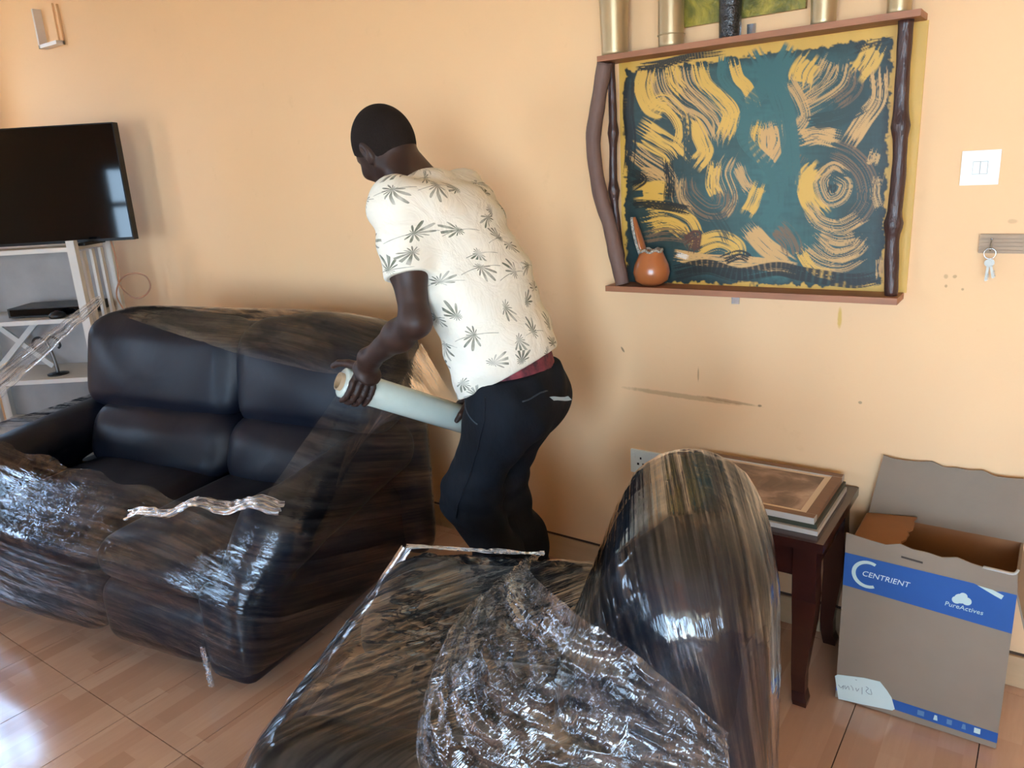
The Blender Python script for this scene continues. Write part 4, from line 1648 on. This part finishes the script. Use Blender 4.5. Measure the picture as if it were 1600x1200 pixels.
def tumbler(x, r0, r1, h, mat, label, band=0.0, y=-0.052):
    t = empty('gold_vase' if mat is m_gold else 'black_vase', (x, y, 1.8132), 0, label, 'vase', 'vases along the top plank')
    prof = [(0, 0.0), (r0 * 0.92, 0.0), (r0, 0.006)]
    for s in np.linspace(0.05, 1, 14):
        prof.append((r0 + (r1 - r0) * s ** 1.3, h * s))
    prof += [(r1 - 0.004, h), (r0 - 0.006, 0.02), (0, 0.016)]
    lathe('vessel', prof, mat, t, 32)
    if band:
        tube('band', [((r0 + 0.001) * math.cos(a), (r0 + 0.001) * math.sin(a), band) for a in np.linspace(0, 2 * PI, 32, endpoint=False)], 0.0022, mat, t, 6, closed=True)
    return t


tumbler(-1.182, 0.040, 0.050, 0.27, m_gold, 'gold vase at the end of the top plank above the curved branch post')
tumbler(-0.998, 0.037, 0.038, 0.27, m_gold, 'gold vase with a ring round its foot, between the end vase and the black vase', 0.035)
tumbler(-0.822, 0.030, 0.034, 0.27, m_black_foil, 'black crinkled foil vase in front of the green-yellow canvas')
tumbler(-0.573, 0.0315, 0.038, 0.27, m_gold, 'slim gold vase between the green-yellow canvas and the end vase by the straight post')
tumbler(-0.393, 0.028, 0.032, 0.27, m_gold, 'slim gold vase at the end of the top plank above the straight dark post')


def canvas_material():
    N = NT('green_yellow_canvas_paint')
    f = N.noise(7, 5, 0.6, distort=2.5)
    c = N.ramp(f, [(0.25, srgb(58, 64, 26)), (0.45, srgb(112, 108, 40)), (0.6, srgb(160, 144, 50)), (0.75, srgb(190, 166, 70))])
    N.l(c, N.b.inputs['Base Color'])
    N.b.inputs['Roughness'].default_value = 0.45
    N.l(N.bump(N.noise(30, 4, 0.6, distort=2), 0.5, 0.01), N.b.inputs['Normal'])
    return N.m


cv = empty('canvas_painting', (-0.8, 0, 1.868), 0, 'green and yellow canvas painting hung on the wall behind the vases', 'painting')
box('canvas', -0.172, 0.172, -0.022, -0.019, 0.0, 0.34, canvas_material(), cv)
box('stretcher_frame', -0.171, 0.171, -0.019, -0.001, 0.001, 0.339, material('raw_stretcher', srgb(190, 160, 110), 0.7), cv)

# ---- switch, socket, key rack, small fitting high up
m_white = material('white_plastic', srgb(232, 238, 232), 0.35)
m_seam = material('switch_gap', srgb(150, 155, 150), 0.6)
sw = empty('light_switch', (-0.188, 0, 1.436), 0, 'square white double rocker light switch above the key rack', 'switch')
box('plate', -0.042, 0.042, -0.009, -0.0005, -0.042, 0.042, m_white, sw, 0.003)
surround = box('rocker_surround', -0.0165, 0.0165, -0.0094, -0.0085, -0.0155, 0.0155, m_seam, sw)
for s in (-1, 1):
    box('rocker', s * 0.0082 - 0.0074, s * 0.0082 + 0.0074, -0.0125, -0.0085, -0.0145, 0.0145, m_white, surround, 0.001)
so = empty('wall_socket', (-1.098, 0, 0.476), 0, 'white double wall socket partly hidden behind the wrapped armchair', 'socket')
box('plate', -0.073, 0.073, -0.010, -0.0005, -0.043, 0.043, m_white, so, 0.003)
m_hole = material('socket_hole', srgb(25, 22, 20), 0.8)
for s in (-1, 1):
    for (hx, hz, hw) in ((0, 0.014, 0.003), (-0.010, -0.008, 0.004), (0.010, -0.008, 0.004)):
        box('pin_slot', s * 0.034 + hx - hw, s * 0.034 + hx + hw, -0.0105, -0.009, hz - 0.004, hz + 0.004, m_hole, so)
    box('rocker', s * 0.060 - 0.005, s * 0.060 + 0.005, -0.013, -0.009, 0.012, 0.032, m_white, so, 0.001)

m_rack = material('grey_brown_wood', srgb(184, 156, 128), 0.6, var=(60, 0.3, (0.15, 1, 1)))
kr = empty('key_rack', (-0.06, 0, 1.248), 0, 'ridged wooden key rack strip screwed to the wall below the light switch', 'key rack')
box('board', -0.112, 0.15, -0.012, -0.0005, -0.024, 0.024, m_rack, kr)
for i in range(5):
    z = -0.019 + i * 0.0095
    bm = bmesh.new()
    bm_box(bm, -0.1125, 0.1505, -0.016, -0.011, z - 0.003, z + 0.003)
    from_bm('ridge', bm, m_rack, kr, bevel=0.0015, seg=1)
for hx in (-0.085, 0.0, 0.085):
    tube('hook', [(hx, -0.014, 0.012), (hx, -0.020, 0.010), (hx, -0.026, 0.0), (hx, -0.028, -0.012), (hx, -0.036, -0.016), (hx, -0.042, -0.008)], 0.0022, m_metal, kr, 8)
    lathe('screw', [(0, 0), (0.004, 0), (0.004, 0.002), (0, 0.003)], m_metal, kr, 10, (hx, -0.018, 0.012))
kb = empty('key_bunch', (-0.145, -0.036, 1.225), 0, 'small bunch of steel keys hanging from the key rack hook', 'keys')
tube('ring', [(0.013 * math.cos(a), 0, 0.001 + 0.013 * math.sin(a)) for a in np.linspace(0, 2 * PI, 24, endpoint=False)], 0.0013, m_metal, kb, 6, closed=True)
m_key = material('worn_steel', srgb(128, 122, 114), 0.35, metal=0.9)
for i, (ang, ln) in enumerate(((-0.25, 0.052), (0.05, 0.058))):
    bm = bmesh.new()
    bmesh.ops.create_cone(bm, cap_ends=True, segments=16, radius1=0.0095, radius2=0.0095, depth=0.002, matrix=Matrix.Translation((0, 0, -0.012)) @ Matrix.Rotation(PI / 2, 4, 'X'))
    bm_box(bm, -0.003, 0.003, -0.001, 0.001, -ln, -0.018)
    for t in range(3):
        bm_box(bm, 0.002, 0.0055, -0.001, 0.001, -ln + 0.003 + t * 0.006, -ln + 0.006 + t * 0.006)
    o = from_bm('key', bm, m_key, kb)
    o.location = (0, -0.003 * i, -0.010)
    o.rotation_euler = (0, ang, 0)

m_pale = material('pale_plastic', srgb(222, 208, 196), 0.4)
wf = empty('wall_fitting', (-4.62, 0, 2.38), 0, 'small pale box-shaped plastic fitting high on the wall above the television', 'wall fitting')
box('back_plate', -0.10, 0.10, -0.006, -0.0005, -0.10, 0.10, m_wall, wf)
box('side_rim', -0.10, -0.085, -0.05, -0.004, -0.10, 0.10, m_pale, wf, 0.003)
box('bottom_rim', -0.10, 0.10, -0.05, -0.004, -0.10, -0.082, m_pale, wf, 0.003)
box('side_rim', 0.088, 0.10, -0.014, -0.004, -0.10, 0.10, m_wall, wf, 0.003)
box('cover', -0.03, 0.06, -0.016, -0.005, -0.08, 0.11, m_wall, wf, 0.004)

# ------------------------------------------------------------------ television on its stand
ST = np.array([-3.948, -0.447, 0.0])
ST_RZ = math.atan2(RC[1, 0], RC[0, 0])
m_wood_white = material('white_painted_wood', srgb(214, 208, 200), 0.5, var=(8, 0.08, (1, 1, 0.3)))
m_grey_back = material('grey_back_board', srgb(176, 170, 166), 0.6, var=(5, 0.2))
stand = empty('television_stand', ST, ST_RZ, 'tall white wooden shelf stand with slatted sides under the television', 'stand')
SW_, SDp = 0.74, 0.34
for (px_, py_) in ((0, 0), (-SW_, 0), (0, SDp), (-SW_, SDp)):
    box('post', px_ - 0.04, px_, py_, py_ + 0.035, 0, 1.2816 if py_ == 0 else 1.2592, m_wood_white, stand, 0.003)
for z in (0.06, 0.30, 0.5816, 0.8896, 1.2402):
    box('shelf', -SW_, -0.0405, 0.004, SDp + 0.03, z - 0.011, z + 0.011, m_wood_white, stand, 0.002)
for sx_ in (-0.030, -SW_ - 0.030):
    for i in range(3):
        y = 0.085 + i * 0.085
        box('side_slat', sx_ + 0.004, sx_ + 0.018, y, y + 0.028, 0.03, 1.225, m_wood_white, stand, 0.002)
box('back_board', -SW_ - 0.02, -0.02, SDp + 0.0355, SDp + 0.042, 0.05, 1.25, m_grey_back, stand)
for (za, zb) in ((0.60, 0.88),):
    for s in (0, 1):
        a = (-SW_ + 0.03, 0.27, za if s == 0 else zb)
        b = (-SW_ + 0.33, 0.27, zb if s == 0 else za)
        d = Vector(b) - Vector(a)
        bm = bmesh.new()
        bm_box(bm, 0, d.length, -0.007 + s * 0.0145, 0.007 + s * 0.0145, -0.014, 0.014)
        o = from_bm('cross_brace', bm, m_wood_white, stand)
        o.location = a
        o.rotation_euler = (0, -math.atan2(d.z, d.x), 0)

m_tv = material('black_gloss_plastic', srgb(10, 10, 11), 0.4, spec=0.25)
m_screen = material('dark_screen_glass', srgb(4, 5, 7), 0.05, spec=0.28)


def in_stand(p):
    c, s = math.cos(ST_RZ), math.sin(ST_RZ)
    return (ST[0] + c * p[0] - s * p[1], ST[1] + s * p[0] + c * p[1], p[2])


tv = empty('television', in_stand((-0.275, 0.13, 1.2512)), ST_RZ, 'black flat-screen television switched off on the white stand', 'television')
box('housing', -0.51, 0.51, 0.0, 0.05, 0.012, 0.575, m_tv, tv, 0.006)
box('screen', -0.505, 0.505, -0.003, 0.001, 0.026, 0.569, m_screen, tv)
for s in (-1, 1):
    box('foot', s * 0.28 - 0.02, s * 0.28 + 0.02, -0.08, 0.12, 0.0, 0.014, m_tv, tv, 0.003)
tv.rotation_euler = (0, math.radians(0.0), ST_RZ)

m_black = material('black_plastic', srgb(20, 19, 20), 0.4)
stb = empty('media_box', in_stand((-0.262, 0.19, 0.9009)), ST_RZ, 'flat black media player box on the second shelf of the stand', 'media box')
box('case', -0.207, 0.207, -0.09, 0.12, 0.004, 0.05, m_black, stb, 0.004)
box('front_panel', -0.195, 0.195, -0.093, -0.089, 0.010, 0.044, m_screen, stb)
for s in (-1, 1):
    box('foot', s * 0.15 - 0.012, s * 0.15 + 0.012, -0.07, 0.09, 0, 0.005, m_black, stb)
mouse = empty('round_gadget', in_stand((-0.185, 0.048, 0.9009)), ST_RZ, 'small dark rounded gadget lying in front of the media box', 'gadget')
lathe('shell', [(0, 0), (0.034, 0), (0.040, 0.008), (0.038, 0.02), (0.025, 0.03), (0, 0.033)], m_black, mouse, 24)
lathe('button', [(0, 0.031), (0.012, 0.032), (0.010, 0.0355), (0, 0.036)], material('dark_maroon_plastic', srgb(60, 32, 34), 0.4), mouse, 16)
m_chrome = material('grey_metal', srgb(120, 118, 116), 0.35, metal=0.8)
hk = empty('hooked_holder', in_stand((-0.285, 0.11, 0.5929)), ST_RZ, 'dark upright holder with two curved hooks on the third shelf of the stand', 'holder')
lathe('base', [(0, 0), (0.05, 0), (0.052, 0.006), (0.02, 0.012), (0, 0.013)], m_black, hk, 24)
tube('upright', spline([(0.0, 0, 0.008), (-0.004, 0, 0.07), (-0.016, 0, 0.14), (-0.03, 0, 0.185)], 14), 0.009, m_chrome, hk, 10)
for s in (-1, 1):
    tube('hook', spline([(-0.03, 0, 0.183), (-0.03 + s * 0.03, 0, 0.20), (-0.03 + s * 0.06, 0, 0.19), (-0.03 + s * 0.072, 0, 0.155), (-0.03 + s * 0.06, 0, 0.14)], 16), 0.0065, m_black, hk, 8)

m_cable = material('pinkish_cable', srgb(190, 140, 112), 0.5)
cz = 4.05
cpts = [at(172, 372, 3.98), at(180, 400, 4.0), at(184, 425, 4.02), at(186, 442, cz), at(196, 456, cz), at(211, 466, cz), at(227, 461, cz + 0.01), at(235, 447, cz + 0.02), at(228, 432, cz + 0.03),
        at(211, 427, cz + 0.03), at(195, 431, cz + 0.02), at(185, 444, cz + 0.02), at(183, 465, cz), at(200, 500, cz), at(206, 560, cz)]
tag(tube('cable', spline(cpts, 110), 0.0042, m_cable, None, 8), 'thin pinkish cable hanging in a loop beside the television stand', 'cable')

# ------------------------------------------------------------------ side table with the stacked picture frames
m_mahog = material('dark_mahogany', srgb(58, 26, 20), 0.25, var=(7, 0.35, (1, 6, 6)), coat=0.35)
table = empty('side_table', (-0.69, -0.215, 0), 0, 'dark mahogany side table with curved legs beside the cardboard box', 'table')
bm = bmesh.new()
bm_box(bm, -0.275, 0.275, -0.212, 0.205, 0.498, 0.524)
from_bm('table_top', bm, m_mahog, table, bevel=0.008, seg=3)
for (a, b, c, d) in ((-0.24, 0.24, 0.150, 0.168), (-0.24, 0.24, -0.178, -0.160)):
    front_apron = box('apron', a, b, c, d, 0.40, 0.4985, m_mahog, table, 0.002)
for s in (-1, 1):
    box('apron', s * 0.232 - 0.009, s * 0.232 + 0.009, -0.165, 0.155, 0.40, 0.4985, m_mahog, table, 0.002)
tube('apron_bead', [(-0.05, -0.180, 0.452), (-0.02, -0.181, 0.449), (0.02, -0.181, 0.449), (0.05, -0.180, 0.452)], 0.004, m_mahog, front_apron, 8)
for sx_ in (-1, 1):
    for sy_, yy in ((-1, -0.163), (1, 0.165)):
        bm = bmesh.new()
        rings = []
        prof = [(0.4985, 0.0, 0.030), (0.40, 0.0, 0.030), (0.34, 0.004, 0.031), (0.26, 0.004, 0.028), (0.17, -0.002, 0.023), (0.09, -0.006, 0.019), (0.04, -0.003, 0.018), (0.015, 0.003, 0.020), (0.0, 0.004, 0.018)]
        for z, o_, r in prof:
            cx, cy = sx_ * (0.226 + o_), yy + sy_ * o_
            rings.append([bm.verts.new((cx + r * dx, cy + r * dy, z)) for dx, dy in ((-1, -1), (1, -1), (1, 1), (-1, 1))])
        for a, b in zip(rings[:-1], rings[1:]):
            for k in range(4):
                bm.faces.new((a[k], a[(k + 1) % 4], b[(k + 1) % 4], b[k]))
        bm.faces.new(rings[0])
        bm.faces.new(rings[-1][::-1])
        from_bm('leg', bm, m_mahog, table, bevel=0.005, seg=2)


def print_material(name, stops, sc):
    N = NT(name)
    f = N.noise(sc, 4, 0.55, distort=0.6)
    N.l(N.ramp(f, stops), N.b.inputs['Base Color'])
    N.b.inputs['Roughness'].default_value = 0.4
    return N.m


m_print1 = print_material('faded_photograph', [(0.30, srgb(84, 64, 54)), (0.5, srgb(132, 106, 90)), (0.62, srgb(176, 146, 128)), (0.8, srgb(206, 182, 164))], 9)
m_mat_board = material('cream_mount', srgb(224, 204, 182), 0.7)
m_frame_brown = material('brown_frame', srgb(132, 96, 72), 0.45, var=(9, 0.2, (1, 6, 1)))
m_frame_pale = material('pale_frame_edge', srgb(190, 180, 168), 0.45)
m_frame_green = material('dark_green_frame', srgb(66, 66, 52), 0.4)
m_glass_top = material('frame_glass', srgb(120, 100, 90), 0.12)


def frame(x0, x1, y0, y1, z, t, mf, edge, label, printed):
    f = empty('picture_frame', ((x0 + x1) / 2, (y0 + y1) / 2, z), 0, label, 'picture frame', 'picture frames stacked on the side table')
    hx, hy = (x1 - x0) / 2, (y1 - y0) / 2
    w = 0.028
    for (a, b, c, d) in ((-hx, hx, -hy, -hy + w), (-hx, hx, hy - w, hy)):
        box('frame_rail', a, b, c, d, 0.0, t, edge, f, 0.002)
    for (a, b) in ((-hx, -hx + w), (hx - w, hx)):
        box('frame_rail', a, b, -hy + w + 0.0002, hy - w - 0.0002, 0.0, t, mf, f, 0.002)
    if printed:
        for (a, b, c, d) in ((-hx, hx, -hy, -hy + w), (-hx, hx, hy - w, hy)):
            box('rail_face', a + 0.002, b - 0.002, c + 0.002, d - 0.002, t, t + 0.0006, mf, f)
    mt = box('mount', -hx + w, hx - w, -hy + w, hy - w, 0.002, t - 0.003, m_mat_board, f)
    box('print', -hx + w + 0.018, hx - w - 0.018, -hy + w + 0.016, hy - w - 0.016, t - 0.0035, t - 0.0022, m_print1, mt)
    return f


frame(-0.90, -0.440, -0.385, -0.055, 0.5245, 0.013, m_frame_pale, m_frame_pale, 'pale-edged picture frame at the bottom of the stack on the side table', False)
frame(-0.90, -0.445, -0.375, -0.050, 0.5380, 0.014, m_frame_green, m_frame_green, 'dark green-edged picture frame in the middle of the stack on the side table', False)
frame(-0.905, -0.452, -0.378, -0.040, 0.5525, 0.017, m_frame_brown, m_frame_pale, 'brown picture frame with a faded photograph on top of the stack on the side table', True)

# ------------------------------------------------------------------ open cardboard box
m_card = material('grey_brown_cardboard', srgb(146, 128, 110), 0.8, spec=0.15, var=(5, 0.10), bump=(14, 0.12, 0.01))
m_card_in = material('brown_cardboard_inside', srgb(158, 112, 78), 0.85, spec=0.1, var=(8, 0.12))
m_card_flap = material('grey_cardboard_flap', srgb(150, 136, 126), 0.8, spec=0.15, var=(6, 0.12))
m_blue = material('blue_print', srgb(34, 84, 152), 0.6, var=(6, 0.12))
m_ink = material('pale_print', srgb(190, 205, 198), 0.6)
m_ink_white = material('white_print', srgb(214, 220, 220), 0.6)
BX0, BX1, BY0, BY1, BH = -0.384, 0.006, -0.313, -0.035, 0.46
cbox = empty('cardboard_box', ((BX0 + BX1) / 2, (BY0 + BY1) / 2, 0), 0, 'open cardboard box with a blue printed band standing against the wall', 'box')
bw, bd = (BX1 - BX0) / 2, (BY1 - BY0) / 2


def card(name, x0, x1, y0, y1, z0, z1, outer, inner, inner_axis):
    """panel with a printed outside and a brown inside"""
    bm = bmesh.new()
    bm_box(bm, x0, x1, y0, y1, z0, z1)
    bm.faces.ensure_lookup_table()
    bm.normal_update()
    for f in bm.faces:
        if Vector(f.normal).dot(Vector(inner_axis)) > 0.9:
            f.material_index = 1
    return from_bm(name, bm, [outer, inner], cbox)


T = 0.005
card('front_panel', -bw, bw, -bd, -bd + T, 0.003, BH, m_card, m_card_in, (0, 1, 0))
card('back_panel', -bw, bw, bd - T, bd, 0.003, BH, m_card, m_card_in, (0, -1, 0))
card('side_panel', -bw, -bw + T, -bd + T, bd - T, 0.003, BH, m_card, m_card_in, (1, 0, 0))
card('side_panel', bw - T, bw, -bd + T, bd - T, 0.003, BH, m_card, m_card_in, (-1, 0, 0))
card('bottom_panel', -bw + T, bw - T, -bd + T, bd - T, 0.003, 0.009, m_card, m_card_in, (0, 0, 1))


def flap(pts, mats, name='flap', t=0.0045, cuts=5, wob=0.004, seed=0):
    """quad flap a-b hinge, c-d free edge, a little warped"""
    a, b, c, d = [np.array(p, float) for p in pts]
    n = np.cross(b - a, d - a)
    n /= np.linalg.norm(n)
    bm = bmesh.new()
    N1, N2 = 12, 4
    g = []
    for i in range(N2 + 1):
        row = []
        for j in range(N1 + 1):
            u, v = j / N1, i / N2
            p = (a * (1 - u) + b * u) * (1 - v) + (d * (1 - u) + c * u) * v
            p = p + n * wob * v * math.sin(u * 7 + seed) + (d - a) / np.linalg.norm(d - a) * (0.004 * math.sin(u * 19 + seed) + 0.003 * math.sin(u * 41)) * (v == 1)
            row.append(bm.verts.new(p))
        g.append(row)
    fs = []
    for i in range(N2):
        for j in range(N1):
            fs.append(bm.faces.new((g[i][j], g[i][j + 1], g[i + 1][j + 1], g[i + 1][j])))
    r = bmesh.ops.extrude_face_region(bm, geom=fs)
    vs = [e for e in r['geom'] if isinstance(e, bmesh.types.BMVert)]
    for v in vs:
        v.co += Vector(n * t)
    for f in r['geom']:
        if isinstance(f, bmesh.types.BMFace):
            f.material_index = 1
    return from_bm(name, bm, mats, cbox)


flap([(-bw, -bd + 0.003, BH), (bw, -bd + 0.003, BH), (bw - 0.004, -bd + 0.012, BH + 0.036), (-bw, -bd + 0.008, BH + 0.052)], [m_card, m_card], seed=1)
flap([(-bw + 0.005, bd - 0.003, BH), (bw, bd - 0.003, BH), (bw + 0.01, bd + 0.018, BH + 0.172), (-bw + 0.03, bd + 0.02, BH + 0.178)], [m_card_flap, m_card], wob=0.006, seed=2)
flap([(-bw + 0.004, bd - 0.01, BH), (-bw + 0.004, -bd + 0.02, BH), (-bw + 0.125, -bd + 0.03, BH + 0.012), (-bw + 0.135, bd - 0.02, BH + 0.018)], [m_card_in, m_card_in], wob=0.003, seed=3)
flap([(bw - 0.003, -bd + 0.01, BH), (bw - 0.003, bd - 0.01, BH), (bw + 0.03, bd - 0.02, BH - 0.13), (bw + 0.03, -bd + 0.02, BH - 0.13)], [m_card, m_card], wob=0.003, seed=4)
tube('torn_edge', spline([(bw - 0.075, -bd + 0.010, BH + 0.036), (bw - 0.04, -bd + 0.004, BH + 0.038), (bw - 0.012, -bd + 0.000, BH + 0.040), (bw - 0.004, -bd + 0.006, BH + 0.050)], 12), 0.006, m_frame_pale, cbox, 8, flat=0.5)


def fx(x):
    return x - (BX0 + BX1) / 2


def flat_poly(name, pts, mat, parent, y, t=0.0006):
    bm = bmesh.new()
    vs = [bm.verts.new((p[0], y, p[1])) for p in pts]
    f = bm.faces.new(vs)
    r = bmesh.ops.extrude_face_region(bm, geom=[f])
    for e in r['geom']:
        if isinstance(e, bmesh.types.BMVert):
            e.co.y -= t
    return from_bm(name, bm, mat, parent)


yf = -bd
band = flat_poly('blue_band', [(-bw, 0.362), (bw, 0.340), (bw, 0.446), (bw - 0.03, 0.447), (bw - 0.055, 0.440), (bw - 0.09, 0.452), (-bw, 0.459)], m_blue, cbox, yf)
flat_poly('blue_band', [(-bw, 0.026), (bw, 0.020), (bw, 0.050), (-bw, 0.056)], m_blue, cbox, yf)
flat_poly('torn_strip', [(bw - 0.082, 0.449), (bw - 0.045, 0.432), (bw - 0.03, 0.426), (bw - 0.026, 0.437), (bw - 0.05, 0.446)], m_ink, cbox, yf - 0.0006)


def arc_poly(cx, cz, r, w0, w1, a0, a1, n=26):
    out, inn = [], []
    for i in range(n + 1):
        t = i / n
        a = a0 + (a1 - a0) * t
        w = w0 + (w1 - w0) * math.sin(PI * t)
        out.append((cx + r * math.cos(a), cz + r * math.sin(a)))
        inn.append((cx + (r - w) * math.cos(a), cz + (r - w) * math.sin(a)))
    return out, inn


def arc_mesh(name, cx, cz, r, w0, w1, a0, a1, mat, parent, y, t=0.0005):
    o_, i_ = arc_poly(cx, cz, r, w0, w1, a0, a1)
    bm = bmesh.new()
    A = [bm.verts.new((p[0], y, p[1])) for p in o_]
    B = [bm.verts.new((p[0], y, p[1])) for p in i_]
    fs = [bm.faces.new((A[k], A[k + 1], B[k + 1], B[k])) for k in range(len(A) - 1)]
    r_ = bmesh.ops.extrude_face_region(bm, geom=fs)
    for e in r_['geom']:
        if isinstance(e, bmesh.types.BMVert):
            e.co.y -= t
    return from_bm(name, bm, mat, parent)


def lettering(name, s, size, loc, mat, parent, shear=0.0, rot=0.0, squash=1.0, extr=0.0003):
    cu = bpy.data.curves.new(name, 'FONT')
    cu.body = s
    cu.size = size
    cu.extrude = extr
    cu.shear = shear
    cu.resolution_u = 3
    tmp = bpy.data.objects.new(name, cu)
    COL.objects.link(tmp)
    dg = bpy.context.evaluated_depsgraph_get()
    me = bpy.data.meshes.new_from_object(tmp.evaluated_get(dg))
    bpy.data.objects.remove(tmp)
    o = link_mesh(name, me, mat, parent)
    o.location = loc
    o.rotation_euler = (PI / 2, -rot, 0)
    o.scale = (squash, 1, 1)
    return o


arc_mesh('arc_logo', -bw + 0.060, 0.409, 0.040, 0.008, 0.010, math.radians(62), math.radians(298), m_ink, band, yf - 0.0007)
lettering('lettering', 'CENTRIENT', 0.0215, (-bw + 0.045, yf - 0.0009, 0.403), m_ink_white, band, 0.18, -0.03, 1.0)
bm = bmesh.new()
for (cx, cz, r) in ((0, 0, 0.013), (0.014, -0.003, 0.011), (-0.008, -0.006, 0.010), (0.006, 0.009, 0.009)):
    bmesh.ops.create_cone(bm, cap_ends=True, segments=16, radius1=r, radius2=r, depth=0.0006,
                          matrix=Matrix.Translation((bw - 0.115 + cx, yf - 0.0009 - 0.00001 * cx * 100, 0.402 + cz)) @ Matrix.Rotation(PI / 2, 4, 'X'))
from_bm('cloud_emblem', bm, m_ink, band)
lettering('lettering', 'PureActives', 0.0175, (bw - 0.148, yf - 0.0009, 0.374), m_ink, band, 0.12, -0.03, 1.0)
for i, (dx, w_) in enumerate(((0.215, 0.016), (0.25, 0.010), (0.282, 0.012), (0.315, 0.010), (0.345, 0.014))):
    flat_poly('pictogram', [(-bw + dx - w_ / 2, 0.031), (-bw + dx + w_ / 2, 0.031), (-bw + dx + w_ / 2 * (0.6 if i % 2 else 1), 0.046), (-bw + dx - w_ / 2 * (0.6 if i % 2 else 1), 0.046)],
              m_ink if i in (1, 4) else material('dull_blue_print', srgb(92, 124, 160), 0.6), cbox, yf - 0.0007)
flat_poly('slot', [(-bw + 0.135, BH + 0.018), (-bw + 0.185, BH + 0.014), (-bw + 0.185, BH + 0.019), (-bw + 0.135, BH + 0.023)], material('slot_shadow', srgb(70, 58, 50), 0.9), cbox, yf + 0.0018)
# paper label with a line of handwriting
lab_px = [(1304.5, 1056), (1309, 1054), (1350, 1059), (1375, 1065), (1386, 1079), (1393, 1090), (1398, 1108), (1394, 1110), (1350, 1101), (1310, 1092)]
lp = [on_wall(px, py, 0.3142) for px, py in lab_px]
lbl = flat_poly('paper_label', [(fx(p[0]), p[2]) for p in lp], material('label_paper', srgb(208, 222, 216), 0.7), cbox, yf - 0.0008, 0.0008)
m_pen = material('grey_pen', srgb(120, 130, 134), 0.8)
hand_px = [[(1310, 1070), (1314, 1075), (1318, 1071), (1317, 1077)], [(1320, 1071), (1321, 1077), (1325, 1072), (1327, 1078)], [(1329, 1071), (1332, 1075), (1333, 1079)],
           [(1337, 1075), (1339, 1080), (1342, 1076)], [(1347, 1074), (1347, 1085)], [(1353, 1073), (1357, 1076), (1353, 1080), (1358, 1085)], [(1360, 1077), (1362, 1085), (1357, 1084)], [(1336, 1062), (1339, 1063)]]
for st in hand_px:
    q = [on_wall(px, py, 0.3152) for px, py in st]
    tube('handwriting', spline([(fx(p[0]), yf - 0.0017, p[2]) for p in q], 10), 0.0007, m_pen, lbl, 5)

# ------------------------------------------------------------------ film running from the roll to the sofa
def loose_film():
    c, s_ = math.cos(SOFA_RZ), math.sin(SOFA_RZ)

    def to_local(p):
        d = p - SOFA
        return np.array([c * d[0] + s_ * d[1], -s_ * d[0] + c * d[1], d[2]])
    r0, r1 = to_local(A_ROLL + AX * 0.05 - UPV * 0.043), to_local(B_ROLL - AX * 0.03 - UPV * 0.043)
    q0, q1 = np.array([0.11, 0.34, 0.56]), np.array([0.10, 0.93, 0.90])
    nu, nv = 90, 160
    U_, V_ = np.meshgrid(np.linspace(0, 1, nu), np.linspace(0, 1, nv))
    e0 = r0 + (r1 - r0) * V_[..., None]
    e1 = q0 + (q1 - q0) * V_[..., None]
    P = e0 * (1 - U_[..., None]) + e1 * U_[..., None]
    n = np.cross(r1 - r0, q0 - r0)
    n /= np.linalg.norm(n)
    w = V_ * 0.5
    hgt = (vnoise(U_ * 1.5, w * 60, 81) * 0.004 + vnoise(U_ * 1.2, w * 22, 82) * 0.008) * (0.3 + U_ * (1 - U_) * 3)
    P = P + n * hgt[..., None]
    a = np.arange(nv - 1)[:, None] * nu
    k = np.arange(nu - 1)[None, :]
    F = np.stack([a + k, a + k + 1, a + nu + k + 1, a + nu + k], -1).reshape(-1, 4)
    o = mesh_np('loose_film', P.reshape(-1, 3), F, m_film, sofa, True, np.stack([U_ * 0.4, w], -1).reshape(-1, 2))
    o['label'] = 'loose sheet of film running from the roll to the sofa'


loose_film()
